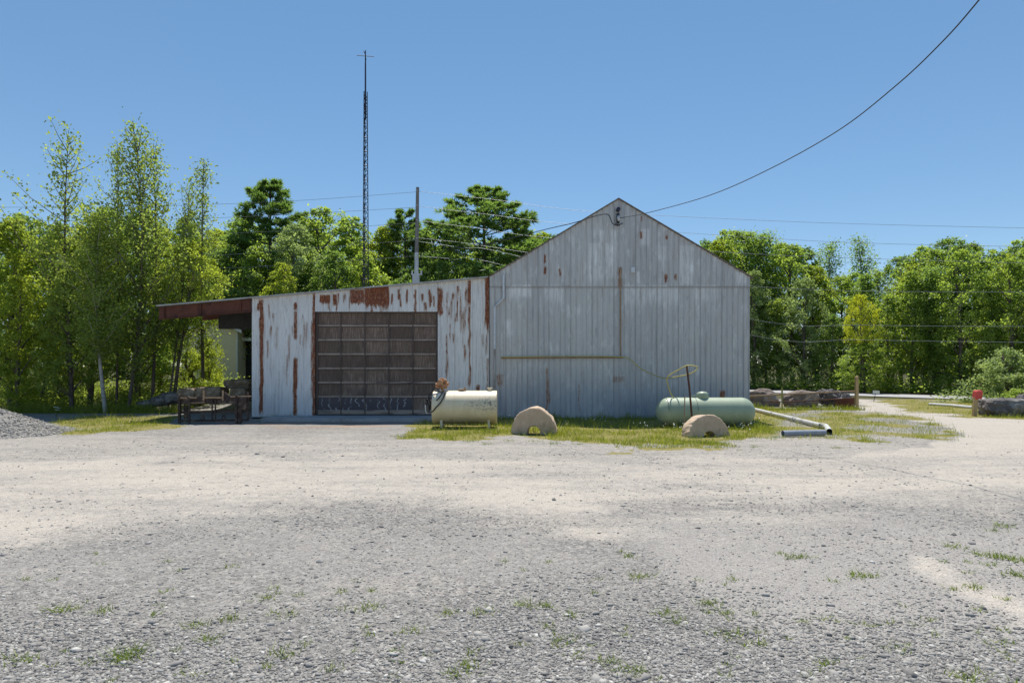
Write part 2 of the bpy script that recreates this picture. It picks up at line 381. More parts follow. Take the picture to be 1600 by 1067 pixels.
def masks(X, Y):
    Yc = np.maximum(Y, 1.2)
    wx = (fbm(X*.9, Y*.9, 21)-.5); wy = (fbm(X*.9, Y*.9, 33)-.5)
    px = 800+F*X/Yc+wx*60; py0 = HY+F*CZ/Yc
    py = py0+wy*(py0-HY)*.22
    it = lambda xx, yy: np.interp(px, xx, yy)
    lo = it([-200, 0, 200, 430, 560, 700, 880, 1000, 1200, 1400, 1700], [860, 848, 826, 806, 786, 788, 815, 795, 792, 785, 775])
    wid = (py-HY)*.13+5
    sand = (1-sstep(-1, 1, (py-lo)/wid))*sstep(-1, 1, (py-712)/(16))
    sand *= np.clip(.72+.9*(fbm(X*.35, Y*1.1, 51)-.42), .25, 1)
    sand = np.maximum(sand, .42*sstep(665, 690, py)*(1-sstep(-1, 1, (py-lo)/wid)))
    drive = [(1338, 621), (1362, 622), (1420, 640), (1500, 652), (1760, 668), (2100, 780), (1400, 790), (1300, 720), (1470, 692), (1502, 676), (1440, 656), (1380, 645), (1338, 641)]
    dr = inpoly(px, py, drive)
    sand = np.where(dr, np.maximum(sand, 1.0-.55*sstep(680, 750, py)), sand)
    g = lambda cx, cy, sx, sy: np.exp(-((px-cx)/sx)**2-((py-cy)/sy)**2)
    sand = np.maximum(sand, .7*g(925, 830, 95, 17)); sand = np.maximum(sand, .5*g(1180, 815, 170, 15))
    tl = (px-1410)/190; sand = np.maximum(sand, .8*np.exp(-((py-(880+tl*72))/20)**2)*sstep(-.05, .15, tl)*(1-sstep(1.0, 1.3, tl)))
    tan = sstep(-40, 60, px-(960+(py-820)*1.05))*sstep(800, 840, py)*(1-.55*sstep(980, 1060, py))
    tan = np.maximum(tan*.85, .35*sstep(.45, .65, fbm(X*.5, Y*.5, 71)))
    grass = np.zeros_like(px)
    isl = [(622, 679), (655, 661), (690, 646), (1171, 646), (1171, 632), (1340, 634), (1440, 655), (1497, 675), (1470, 686), (1300, 691), (1190, 691), (1100, 693), (900, 687), (790, 684), (640, 684)]
    a = inpoly(px, py, isl).astype(float)
    bare = .75*sstep(.48, .62, fbm(X*.55, Y*.8, 81))*sstep(1180, 1230, px)
    a *= 1-.9*bare
    grass = np.maximum(grass, a)
    for pl in ([(70, 656), (150, 648), (282, 650), (282, 668), (230, 669), (130, 677), (95, 669)], [(1375, 623), (1800, 630), (1800, 672), (1600, 662), (1500, 651), (1420, 640), (1370, 629)]):
        grass = np.maximum(grass, inpoly(px, py, pl))
    grass = np.where(dr & (px > 1345), 0, grass)
    rowy = 700+wy*8
    grass = np.maximum(grass, .75*(np.abs(py-rowy) < 5)*((px > 960) & (px < 1160))*sstep(.45, .6, fbm(X*1.5, Y*1.5, 88)))
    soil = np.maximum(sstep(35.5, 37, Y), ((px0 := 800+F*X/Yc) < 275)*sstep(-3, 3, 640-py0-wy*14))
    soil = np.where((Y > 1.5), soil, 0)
    dirt = (.7*g(590, 661, 110, 6)+.6*g(450, 663, 80, 5))*sstep(.35, .6, fbm(X*1.2, Y*2.5, 131))
    f = (Y > 2).astype(float)
    return dict(sand=sand*f, grass=np.clip(grass, 0, 1)*f, tan=np.clip(tan, 0, 1), dirt=np.clip(dirt, 0, 1)*f, soil=np.clip(soil, 0, 1))
mk = masks(X, Y)
Z = relief(X, Y)
ny, nx = X.shape
idx = np.arange(nx*ny).reshape(ny, nx)
fc = np.stack([idx[:-1, :-1], idx[:-1, 1:], idx[1:, 1:], idx[1:, :-1]], -1).reshape(-1, 4)
gme = np_mesh('ground', np.stack([X, Y, Z], -1).reshape(-1, 3), fc, mk, smooth=True)
tag(link('ground', gme, M['ground']), kind='structure')
def gz(x, y): return float(relief(np.array([x]), np.array([y]))[0])

# highway beyond the yard
rd = [(13., 58.5), (18.5, 50.6), (23.6, 43.4), (28.2, 38.2), (36., 31.6), (60., 15.)]
V = []; 
for i, (x, y) in enumerate(rd):
    a = Vector(rd[max(i-1, 0)]); c = Vector(rd[min(i+1, len(rd)-1)]); t = (c-a).normalized(); nrm = Vector((t.y, -t.x))
    if nrm.y > 0: nrm = -nrm
    V += [(x, y, .03), (x+nrm.x*4.4, y+nrm.y*4.4, .03)]
V = [(-18., 103., .03), (-21., 99., .03)]+V
mb = MB(); mb.add(V, [(2*i, 2*i+1, 2*i+3, 2*i+2) for i in range(len(V)//2-1)])
mb.add([(x, y, -.3) for x, y, z in V], [])
tag(mb.build('road', M['asphalt']), kind='structure')
mb = MB().box((-8.35, 21.25, -.1), (-1.95, 22.62, .12))
tag(mb.build('concrete_apron', M['slab'], bevel=.02), kind='structure')

# ------------------------------------------------------------------ stones
def rock_protos(n):
    bm = bmesh.new(); bmesh.ops.create_icosphere(bm, subdivisions=1, radius=1)
    V0 = np.array([v.co[:] for v in bm.verts]); F0 = np.array([[v.index for v in f.verts] for f in bm.faces]); bm.free()
    out = []
    for k in range(n):
        out.append(V0*(1+(rng.random((len(V0), 1))-.5)*.95)*np.array([1, .55+.45*rng.random(), .4+.35*rng.random()]))
    return out, F0
RP, RF = rock_protos(14)
def stones_mesh(name, XY, Z, S):
    n = len(XY); pk = rng.integers(0, len(RP), n); ang = rng.random(n)*6.283
    PV = np.stack(RP)[pk]*S[:, None, None]
    c, s = np.cos(ang)[:, None], np.sin(ang)[:, None]
    x = PV[..., 0]*c-PV[..., 1]*s; y = PV[..., 0]*s+PV[..., 1]*c
    V = np.stack([x+XY[:, :1], y+XY[:, 1:2], PV[..., 2]+(Z-S*.02)[:, None]], -1).reshape(-1, 3)
    Fs = (RF[None]+(np.arange(n)*len(RP[0]))[:, None, None]).reshape(-1, 3)
    t = np.clip(rng.normal(.54, .2, n), 0, 1); t = np.where(rng.random(n) < .18, t*.35, t); t = np.repeat(t, len(RF))
    return np_mesh(name, V, Fs, None, dict(tint=t))
n = 260000
pyv = 690+(rng.random(n)**.85)*430; pxv = rng.random(n)*2300-350
D = F*CZ/(pyv-HY); XY = np.stack([(pxv-800)/F*D, D], -1)
mk2 = masks(XY[:, 0], XY[:, 1])
keep = rng.random(n) < np.clip(1-.6*sstep(.25, .7, mk2['sand'])-.5*mk2['tan']-.5*mk2['grass'], .05, 1)
keep &= rng.random(n) < (.22+.5*sstep(.4, .64, fbm(XY[:, 0]*.8, XY[:, 1]*.8, 5)))*(.6+1.5*sstep(900, 1050, pyv))
XY = XY[keep]; D = D[keep]
S = np.exp(rng.normal(-5.38, .48, len(D)))*(1+D*.105)
S *= 1+.25*sstep(5.2, 4.0, D)
sto = link('loose_gravel', stones_mesh('loose_gravel', XY, relief(XY[:, 0], XY[:, 1]), S), M['stone'])
tag(sto, 'loose grey gravel stones scattered over the yard', kind='stuff')

# gravel pile at the left edge
cx, cy = G(-62, 678); RPILE, HP = 2.35, 1.05
gx, gy = np.meshgrid(np.linspace(-2.9, 2.9, 110), np.linspace(-2.9, 2.9, 110))
rr = np.hypot(gx, gy)*(1+.12*(fbm(gx*.8+5, gy*.8, 61)-.5))
hz = HP*np.clip(1-rr/RPILE, 0, 1)**1.05
hz = np.where(hz > HP*.86, HP*.86+(hz-HP*.86)*.3, hz)+(fbm(gx*5, gy*5, 62)-.5)*.07*(hz > 0.01)
hz = np.where(rr >= RPILE, -.06, hz)
ii = np.arange(gx.size).reshape(gx.shape)
fc = np.stack([ii[:-1, :-1], ii[:-1, 1:], ii[1:, 1:], ii[1:, :-1]], -1).reshape(-1, 4)
one = np.zeros(gx.size)
pile = empty('gravel_pile', (cx, cy, 0)); tag(pile, 'conical heap of grey crushed gravel at the left edge of the yard', 'gravel pile')
link('heap', np_mesh('heap', np.stack([gx, gy, hz], -1).reshape(-1, 3), fc, dict(sand=one, grass=one, tan=one, dirt=one, soil=one), smooth=True), M['ground'], pile)
n = 9000
a = rng.random(n)*6.283; r = np.sqrt(rng.random(n))*2.6
pxy = np.stack([r*np.cos(a), r*np.sin(a)], -1)
ix = np.clip(((pxy[:, 0]+2.9)/5.8*109).round().astype(int), 0, 109); iy = np.clip(((pxy[:, 1]+2.9)/5.8*109).round().astype(int), 0, 109)
po = link('loose_stones', stones_mesh('loose_stones', pxy, np.maximum(hz[iy, ix], 0), np.exp(rng.normal(-3.75, .3, n))), M['stone'], pile); po['kind'] = 'stuff'

# ------------------------------------------------------------------ metal barn with lean-to
WD = 22.5                                             # distance of the facade
def wx(px): return (px-800)/F*WD
def wz(py): return CZ+(HY-py)/F*WD
barn = empty('metal_barn', (0, WD, 0)); tag(barn, 'weathered grey corrugated metal gable barn with rusty lean-to garage on its left', 'barn')
def wall_grid(x0, x1, zbot, ztop, period, depth, per, rows, y, rib='trap', sheet=.76):
    n = int(round((x1-x0)/period*per))+1
    xa = np.linspace(x0, x1, n)
    ph = ((xa-x0)/period) % 1.0
    prof = (np.clip((np.abs(ph-.5)-.36)*12, 0, 1) if rib == 'trap' else .5-.5*np.cos(ph*2*np.pi))*depth
    t = np.linspace(0, 1, rows)
    zt = ztop(xa) if callable(ztop) else np.full(n, ztop); zb = np.full(n, zbot)
    Xg = np.tile(xa, (rows, 1)); Zg = zb[None]+(zt-zb)[None]*t[:, None]
    return xa, Xg, Zg, np.tile(y-prof, (rows, 1)), ph
def rects(Xg, Zg, lst):
    px = Xg/WD*F+800; py = HY-(Zg-CZ)/WD*F
    nx_ = (vnoise(Xg*9, Zg*3, 5)-.5)*5
    out = np.zeros_like(px)
    for (x0, x1, y0, y1, amt, drip) in lst:
        bx = sstep(-2.2, 1.4, px+nx_*.5-x0)*(1-sstep(-1.4, 2.2, px+nx_*.5-x1))
        dd = drip*(.3+1.4*vnoise(Xg*22, Zg*0+y0, 8))+1.5
        by = sstep(-2, 2, py-y0)*(1-sstep(0, 1, (py-y1)/dd))
        out = np.maximum(out, bx*by*amt)
    return out
def wall_obj(name, grids, m, rust, pale=None, bluefn=None, sheet=.76, seams=(), per_rib=1):
    Vs = []; Fs = []; A = {k: [] for k in ('rust', 'pale', 'tone', 'seam_rib_shade', 'blue')}; off = 0
    for (xa, Xg, Zg, Yg, ph) in grids:
        rws, n = Xg.shape
        ii = np.arange(rws*n).reshape(rws, n)+off; off += rws*n
        Vs.append(np.stack([Xg, Yg-WD, Zg], -1).reshape(-1, 3))
        Fs.append(np.stack([ii[:-1, :-1], ii[:-1, 1:], ii[1:, 1:], ii[1:, :-1]], -1).reshape(-1, 4))
        A['rust'].append(rects(Xg, Zg, rust).ravel())
        A['pale'].append((rects(Xg, Zg, pale) if pale else Xg*0).ravel())
        sh = np.floor((Xg+20)/sheet); A['tone'].append(_h(sh, sh*0+3, 4).ravel())
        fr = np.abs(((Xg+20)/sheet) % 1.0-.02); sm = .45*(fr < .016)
        sm = np.maximum(sm, np.tile(np.where(np.abs(np.abs(ph-.5)-.40) < .05, .36, 0), (rws, 1))*(per_rib)*_h(np.floor((Xg-Xg[0, 0])/.095), Xg*0+1, 6))  # darker rib edges: rib shading put into the colour, beside the sheet seams
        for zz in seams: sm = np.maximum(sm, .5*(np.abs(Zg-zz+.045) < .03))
        A['seam_rib_shade'].append(sm.ravel()); A['blue'].append((bluefn(Xg, Zg) if bluefn else Xg*0).ravel())
    me = np_mesh(name, np.concatenate(Vs), np.concatenate(Fs), {k: np.concatenate(v) for k, v in A.items()}, smooth=True)
    return link(name, me, m, barn)
bl, br_, apx = wx(765), wx(1171), wx(966)
ze, za = wz(432.5), wz(311.5)
def gab(x): return np.where(x < apx, ze+(za-ze)*(x-bl)/(apx-bl), ze+(za-ze)*(br_-x)/(br_-apx))
zs = wz(446.5)
g1 = wall_grid(bl, br_, -.05, zs+.02, .19, .032, 11, 70, WD)
g2 = wall_grid(bl, br_, zs-.05, lambda x: gab(x)-.01, .19, .032, 11, 60, WD-.03)
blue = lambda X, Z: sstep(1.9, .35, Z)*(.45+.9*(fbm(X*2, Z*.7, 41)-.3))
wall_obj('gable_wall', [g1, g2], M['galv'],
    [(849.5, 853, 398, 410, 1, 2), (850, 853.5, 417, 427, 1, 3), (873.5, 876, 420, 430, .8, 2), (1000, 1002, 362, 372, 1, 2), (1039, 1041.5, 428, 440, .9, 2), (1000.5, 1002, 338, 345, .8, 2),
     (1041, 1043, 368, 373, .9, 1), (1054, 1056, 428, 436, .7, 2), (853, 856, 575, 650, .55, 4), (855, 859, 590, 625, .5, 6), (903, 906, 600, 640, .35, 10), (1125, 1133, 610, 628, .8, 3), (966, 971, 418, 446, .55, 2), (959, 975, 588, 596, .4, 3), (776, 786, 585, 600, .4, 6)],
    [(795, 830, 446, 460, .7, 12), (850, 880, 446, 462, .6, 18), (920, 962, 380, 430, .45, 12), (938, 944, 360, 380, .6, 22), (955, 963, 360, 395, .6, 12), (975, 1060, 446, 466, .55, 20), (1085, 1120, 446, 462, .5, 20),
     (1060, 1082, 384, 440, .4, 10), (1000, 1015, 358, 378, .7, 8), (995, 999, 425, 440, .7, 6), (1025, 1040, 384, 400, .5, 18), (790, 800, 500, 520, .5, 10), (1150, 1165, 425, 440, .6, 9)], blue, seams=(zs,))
# lean-to facade
ll, dl, drr, lr = wx(393), wx(492.5), wx(683), wx(764)
zl0, zl1 = wz(478), wz(433)
def lz(x): return zl0+(zl1-zl0)*(np.asarray(x, float)-wx(247))/(wx(765)-wx(247))
zd = wz(487); zb = .15
pr, dp = .0762, .014
ga = wall_grid(ll, dl-.02, .06, lambda x: lz(x)-.02, pr, dp, 6, 70, WD+.03, 'sin')
gb = wall_grid(dl-.02, drr+.02, zd, lambda x: lz(x)-.02, pr, dp, 6, 24, WD+.015, 'sin')
gc = wall_grid(drr+.02, lr, .02, lambda x: lz(x)-.02, pr, dp, 6, 70, WD+.03, 'sin')
flecks = [(600+8*k+3*(k % 3), 602.5+8*k+3*(k % 3), 452+(k*7) % 14, 462+(k*11) % 18, .85, 4) for k in range(10)]
lt_rust = [(405.5, 411, 468, 640, 1, 10), (401.5, 405, 474, 482, .9, 6), (458.5, 463, 473, 482, .9, 4), (459.5, 463, 486, 528, .85, 4), (458, 463, 560, 650, 1, 4), (488, 492, 458, 650, .9, 4),
    (500, 516, 461, 470, 1, 6), (521, 526, 460, 474, .95, 5), (548, 570, 453, 471, .85, 6), (570, 607, 446, 473, 1, 10), (683.5, 691, 450, 486, .85, 8), (713, 716.5, 446, 455, .6, 30), (713.5, 715.5, 470, 500, .8, 6),
    (730.5, 736, 438, 470, 1, 8), (732.5, 735, 470, 600, .72, 4), (758.5, 766, 430, 500, 1, 22), (744, 749.5, 602, 612, .95, 6), (706, 710, 458, 464, .9, 4), (697, 699, 478, 482, .8, 2), (760, 763, 560, 610, .45, 3), (486, 489, 500, 620, .6, 5)]+flecks
for k in range(34):
    q = (395+95*random.random()) if k % 3 == 0 else (693+70*random.random())
    y0 = 446+random.random()*110 if k % 3 else 475+random.random()*90
    lt_rust.append((q, q+.8+1.3*random.random(), y0, y0+8+45*random.random()**2, .45+.3*random.random(), 14))
for k in range(16):
    q = 497+185*random.random(); y0 = 455+20*random.random(); lt_rust.append((q, q+1+2*random.random(), y0, y0+5+8*random.random(), .5+.3*random.random(), 10))
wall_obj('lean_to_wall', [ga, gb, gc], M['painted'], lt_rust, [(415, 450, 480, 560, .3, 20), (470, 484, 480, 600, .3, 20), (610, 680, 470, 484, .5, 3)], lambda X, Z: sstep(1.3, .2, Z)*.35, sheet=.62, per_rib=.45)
# hidden sides and back of the building
BD = 13.0
mb = MB()
mb.add([(br_, .0, -.05), (br_, BD, -.05), (br_, BD, ze), (br_, .0, ze)], [(0, 1, 2, 3)])
mb.add([(bl, .06, -.05), (bl, BD, -.05), (bl, BD, ze), (bl, .06, ze)], [(0, 3, 2, 1)])
mb.prism([(bl, -.05), (br_, -.05), (br_, ze), (apx, za-.02), (bl, ze)], BD-.03, BD)
mb.build('side_wall', M['roof_steel'], barn)
mb = MB()
mb.add([(ll, .06, 0), (ll, BD-.1, 0), (ll, BD-.1, float(lz(ll))-.03), (ll, .06, float(lz(ll))-.03)], [(0, 1, 2, 3)])
mb.prism([(ll, 0), (lr, 0), (lr, float(lz(lr))-.03), (ll, float(lz(ll))-.03)], BD-.14, BD-.1)
mb.build('lean_to_back_wall', M['roof_steel'], barn)
# roofs (thin folded sheets with a visible edge)
def roof(name, x0, z0, x1, z1, y0, y1, th, m):
    mb = MB().prism([(x0, z0), (x1, z1), (x1, z1+th), (x0, z0+th)], y0, y1)
    return mb.build(name, m, barn)
sl_ = (za-ze)/(apx-bl)
roof('roof', bl-.10, ze-.10*sl_-.005, apx, za-.005, -.11, BD+.1, .035, M['roof_edge'])
roof('roof', apx, za-.005, br_+.10, ze-.10*sl_-.005, -.11, BD+.1, .0352, M['roof_edge'])
roof('lean_to_roof', wx(247), zl0-.03, lr-.05, float(lz(lr-.05))-.03, -.13, BD-.2, .05, M['roof_steel'])
# overhang beam and bulkhead
ob = MB().prism([(wx(249), zl0-.46), (ll-.01, float(lz(ll))-.48), (ll-.01, float(lz(ll))-.045), (wx(249), zl0-.045)], -.02, .03)
ob.prism([(wx(249), zl0-.48), (ll-.01, float(lz(ll))-.50), (ll-.01, float(lz(ll))-.48), (wx(249), zl0-.46)], -.09, .12)
for q in (258, 315, 377):
    x = wx(q); z = float(lz(x)); ob.box((x-.012, -.075, z-.46), (x+.012, -.021, z-.06))
ob.build('overhang_beam', M['rust_beam'], barn)
for yy in (3.0, 6.5, 10.): MB().prism([(wx(252), zl0-.3), (ll-.01, float(lz(ll))-.3), (ll-.01, float(lz(ll))-.045), (wx(252), zl0-.045)], yy, yy+.08).build('overhang_rafter', M['rust_beam'], barn)
xq = P(343, 0, 24.5)[0]
MB().box((xq, 1.9, P(0, 514, 24.5)[2]), (ll-.02, 2.05, float(lz(xq))-.05)).build('overhang_bulkhead', M['dark_siding'], barn)
# garage door
gd = MB()
cols = np.linspace(wx(493.5), wx(682), 6); rowsz = np.linspace(wz(487), zb+.10, 8)
yd = .13
st = .045
for i, x in enumerate(cols): gd.box((x-st*(.55 if 0 < i < 5 else 1), yd, zb), (x+st*(.55 if 0 < i < 5 else 1), yd+.05, wz(486)))
door = gd.build('garage_door', M['dark_wood'], barn)
M['rail_wood'] = mottled('weathered_rail_wood_sky_light', (.22, .165, .13), (.42, .34, .28), 4, .85, 0, .4, stretch=(.6, 3, 3), c3=(.10, .08, .07))  # weathered wood, paled in colour for sky light caught on upward edges
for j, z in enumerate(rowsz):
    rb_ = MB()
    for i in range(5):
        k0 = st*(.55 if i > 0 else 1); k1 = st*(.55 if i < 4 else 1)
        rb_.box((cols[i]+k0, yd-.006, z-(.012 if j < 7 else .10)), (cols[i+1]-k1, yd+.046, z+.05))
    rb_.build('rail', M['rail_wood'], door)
    if j < 7:
        rb_ = MB()
        for i in range(5):
            k0 = st*(.55 if i > 0 else 1); k1 = st*(.55 if i < 4 else 1)
            rb_.box((cols[i]+k0, yd+.004, z-.03), (cols[i+1]-k1, yd+.046, z-.0125))
        rb_.build('rail_joint', M['dark_metal'], door)
for j in range(7):
    for i in range(5):
        k0 = st*(.55 if i > 0 else 1); k1 = st*(.55 if i < 4 else 1)
        x0, x1 = cols[i]+k0, cols[i+1]-k1; z1, z0 = rowsz[j]-.03, rowsz[j+1]+.05
        if j == 6 and i < 4: MB().box((x0, yd+.02, z0), (x1, yd+.03, z1)).build('window_pane', M['glass'], door)
        else: MB().box((x0, yd+.036+.006*random.random(), z0), (x1, yd+.0445, z1)).build('panel', M['door_panel'], door)
jb = MB().box((dl-.02, .035, zb), (cols[0]-st-.003, .3, zd+.02)).box((cols[5]+st+.003, .035, zb), (drr+.02, .3, zd+.02)).box((cols[0]-st-.003, .05, zd+.003), (cols[5]+st+.003, .3, zd+.06))
jb.build('door_jamb', M['rust_beam'], barn)
# downspout, conduit, junction box, service bracket
L = lambda px, py, dy: (wx(px), dy, wz(py))
MB().tube([L(787, 430, -.07), L(787, 466, -.07), L(773, 480, -.07), L(773, 545, -.07)], .042, 8).build('downspout', M['galv_pipe'], barn)
MB().tube([L(773, 545, -.07), L(772, 650, -.06)], .036, 8).build('downspout_extension', M['roof_steel'], barn)
cb = MB().bar(L(969, 418, -.075), L(969, 556, -.075), .045, .03).bar(L(783, 559.5, -.06), L(973, 558.5, -.06), .03, .05)
cb.build('conduit_rail', M['rust_pale'], barn)
MB().box(L(985, 427, -.12), (wx(991.5), -.056, wz(418))).build('junction_box', M['galv_pipe'], barn, .008)
sb = MB().tube([L(965, 329, -.03), L(965, 329, -.22)], .07, 10).box(L(962.8, 350, -.1), (wx(967.2), -.056, wz(334))).tube([L(960, 351, -.12), L(966, 353.5, -.16), L(972, 350, -.12)], .018, 6)
sb.build('service_bracket', M['dark_metal'], barn)
MB().tube([L(965.5, 339, -.10), L(965.5, 343, -.16), L(965.5, 347, -.17)], [.045, .06, .03], 8).build('insulator', M['pole_white'], barn, smooth=True)

# ------------------------------------------------------------------ cables
def span(name, pts, r, m, label, group=None, k=14, cat='cable'):
    mb = MB().tube(smoothpath(pts, k), r, 5)
    return tag(mb.build(name, m, smooth=True), label, cat, group)
span('service_cable', [P(968, 341, 22.32), P(1015, 332, 21.2), P(1110, 305, 18.6), P(1205, 263, 16.2), P(1310, 204, 14), P(1400, 134, 12.2), P(1470, 68, 10.8), P(1530, 0, 9.6), P(1640, -140, 8)], .012, M['black'], 'thick twisted black service cable rising from the barn gable to the upper right', k=10)
span('drip_loop_cable', [P(966, 353, 22.3), P(957, 349, 22.25), P(949, 335, 22.25), P(925, 339, 22.3), P(898, 348, 22.6), P(855, 358, 25.5), P(760, 381, 32.5), P(655, 397, 39.8)], .016, M['black'], 'black cable looping off the barn gable and back to the wooden pole')
M['wire'] = mottled('aluminium_wire', (.20, .21, .23), (.30, .31, .33), 5, .5, .4)
PD = 40.0
wl = [((652, 299), [(780, 313), (918, 330), (1250, 347), (1620, 357)], 'topmost overhead wire running right from the pole above the barn roof'),
      ((652, 322), [(760, 335), (900, 351), (1280, 377), (1620, 386)], 'second overhead wire running right from the pole, crossing the sky above the trees'),
      ((652, 345), [(740, 356), (860, 372), (1180, 397), (1620, 412)], 'third overhead wire down running right from the pole'),
      ((652, 372), [(720, 379), (800, 391), (1171, 447), (1620, 457)], 'overhead wire crossing the middle of the forest right of the barn'),
      ((652, 377), [(720, 387), (800, 398), (1171, 498), (1360, 508), (1620, 510)], 'pale overhead wire low across the yellow tree right of the barn'),
      ((652, 400), [(710, 405), (780, 413), (1171, 523), (1350, 531), (1620, 535)], 'lowest overhead wire across the forest right of the barn')]
for (a, pts, lb) in wl:
    q = [P(a[0], a[1], PD)]+[P(x, y, PD-(x-652)*.0042) for x, y in pts]
    span('power_line', q, .010, M['wire'], lb, 'overhead wires from the pole', 10, 'wire')
wl = [((652, 300), [(440, 315), (200, 323), (-60, 324)], 'topmost overhead wire running left from the pole past the tower'),
      ((652, 324), [(400, 338), (200, 344), (-60, 346)], 'second overhead wire running left from the pole past the tower'),
      ((652, 348), [(480, 359), (300, 366), (-60, 372)], 'third overhead wire running left from the pole into the treetops'),
      ((652, 375), [(430, 392), (300, 400), (-60, 404)], 'fourth overhead wire down running left from the pole across the foliage'),
      ((652, 400), [(430, 415), (300, 420), (-60, 424)], 'lowest overhead wire running left from the pole behind the birches')]
for (a, pts, lb) in wl:
    q = [P(a[0], a[1], PD)]+[P(x, y, PD+(652-x)*.004) for x, y in pts]
    span('power_line', q, .010, M['wire'], lb, 'overhead wires from the pole', 10, 'wire')
pole = empty('utility_pole', (P(651, 0, PD)[0], PD, 0)); tag(pole, 'bare wooden utility pole with pale lower half standing behind the lean-to', 'utility pole')
zt = P(0, 293, PD)[2]; zm = P(0, 395, PD)[2]
MB().tube([(0, 0, zm), (.06, 0, zt)], [.125, .10], 10).build('upper_shaft', M['pole_wood'], pole)
MB().tube([(-.1, 0, -.3), (0, 0, zm)], [.17, .128], 10).build('lower_shaft', M['pole_white'], pole)
for q in (299, 322, 345, 373, 400): MB().tube([(.05, -.22, P(0, q, PD)[2]), (.05, .15, P(0, q, PD)[2])], .035, 6).build('insulator', M['pole_white'], pole)
ph = MB()
z0 = P(0, 430, PD)[2]
ph.box((-.35, -.06, z0), (.35, .0, z0+.08)).tube([(-.28, -.04, z0+.08), (-.28, -.04, z0+.28)], .05, 6).tube([(.3, -.04, z0+.08), (.3, -.04, z0+.28)], .05, 6).box((-.22, -.34, z0-.75), (.2, -.055, z0+.02))
ph.build('pole_hardware', M['pole_white'], pole)

# lattice tower
TD = 38.0
tw = empty('lattice_tower', (P(571, 0, TD)[0], TD, 0)); tag(tw, 'tall slim dark lattice radio tower rising behind the lean-to', 'radio tower')
ztop = P(0, 144, TD)[2]; hw0, hw1 = .23, .11
def leg(k, z):
    a = R(90+120*k+25); h = hw0+(hw1-hw0)*min(1, max(0, z/ztop)); return Vector((h*math.cos(a), h*math.sin(a), z))
for k in range(3): MB().tube([leg(k, 0), leg(k, ztop)], .027, 5).build('leg', M['dark_metal'], tw)
lb = MB(); z = .3; k = 0
while z < ztop-.35:
    for q in range(3):
        a, b = (q, (q+1) % 3) if k % 2 == 0 else ((q+1) % 3, q)
        lb.tube([leg(a, z), leg(b, z+.42)], .017, 4, False)
        if k % 2 == 0: lb.tube([leg(q, z), leg((q+1) % 3, z)], .017, 4, False)
    z += .42; k += 1
lb.build('lattice_bracing', M['dark_metal'], tw)
MB().tube([(0, 0, ztop-1.6), (0, 0, P(0, 104, TD)[2]), (0, 0, P(0, 79, TD)[2])], [.055, .045, .026], 6).build('mast', M['dark_metal'], tw)
za_ = P(0, 88, TD)[2]
am = MB()
for a in (8, 98): am.tube([(-.5*math.cos(R(a)), -.5*math.sin(R(a)), za_), (.5*math.cos(R(a)), .5*math.sin(R(a)), za_)], .02, 5)
am.tube([(0, 0, za_+.05), (-.12, 0, za_+.32)], .012, 5).build('antenna', M['dark_metal'], tw)

# ------------------------------------------------------------------ fuel tank
def lathe_x(x0, prof, seg=40, ztop_notch=None):
    V = []; Fs = []
    for x, r in prof:
        for k in range(seg):
            a = 2*math.pi*k/seg; V.append((x0+x, r*math.sin(a), r*math.cos(a)))
    n = len(prof)
    for i in range(n-1):
        for k in range(seg): Fs.append((i*seg+k, i*seg+(k+1) % seg, (i+1)*seg+(k+1) % seg, (i+1)*seg+k))
    Fs += [tuple(range(seg-1, -1, -1)), tuple(range((n-1)*seg, n*seg))]
    return V, Fs
def tank_shell(name, prof, m, parent, z, grimefn):
    V, Fs = lathe_x(0, prof); mb = MB().add(V, Fs); o = mb.build(name, m, parent, smooth=True); o.location = (0, 0, z)
    V = np.array(V)
    gr, lw = grimefn(V)
    for nm, arr in (('grime', gr), ('low', lw)):
        a = o.data.attributes.new(nm, 'FLOAT', 'POINT'); a.data.foreach_set('value', np.asarray(arr, np.float32))
    return o
fx0, fd = P(674.5, 0, 18.9)[0], 19.35
FL = 101.5/F*18.9; FR = .495
ft = empty('fuel_tank', (fx0, fd, 0)); tag(ft, 'cream cylindrical fuel tank with sooty stain and orange pump by the garage door', 'fuel tank')
xsf = np.linspace(.02, FL-.02, 34)
prof = [(-.01, .05), (-.008, .3), (-.004, FR-.02), (.003, FR)]+[(x, FR) for x in xsf]+[(FL-.003, FR), (FL+.004, FR-.02), (FL+.008, .3), (FL+.01, .05)]
zc = .615
def fg(V):
    g = np.exp(-((V[:, 0]-1.75)/.34)**2-((V[:, 2]-.12)/.22)**2)*1.2+np.exp(-((V[:, 0]-1.3)/.4)**2-((V[:, 2]-.10)/.12)**2)*.8
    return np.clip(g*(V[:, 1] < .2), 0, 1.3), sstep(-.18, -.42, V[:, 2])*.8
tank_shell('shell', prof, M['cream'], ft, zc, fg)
for x in (.27, 1.68):
    for y in (-.30, .30): MB().box((x-.035, y-.035, -.03), (x+.035, y+.035, zc-.36)).build('leg', M['cream'], ft)
MB().tube([(.86, 0, zc+FR-.02), (.86, 0, zc+FR+.05)], .12, 14).tube([(.95, -.02, zc+FR+.04), (.97, -.02, zc+FR+.09)], .04, 8).build('filler_cap', M['rust_pale'], ft)
MB().tube([(1.70, 0, zc+FR-.02), (1.70, 0, zc+FR+.06)], .045, 10).tube([(1.70, 0, zc+FR+.06), (1.70, 0, zc+FR+.09)], .085, 12).build('vent_cap', M['cream'], ft)
for x in (.66, 1.30): MB().tube([(x, (FR+.001)*math.sin(a), zc+(FR+.001)*math.cos(a)) for a in np.linspace(-math.pi, math.pi, 40)], .006, 5, False).build('weld_seam', M['cream'], ft)
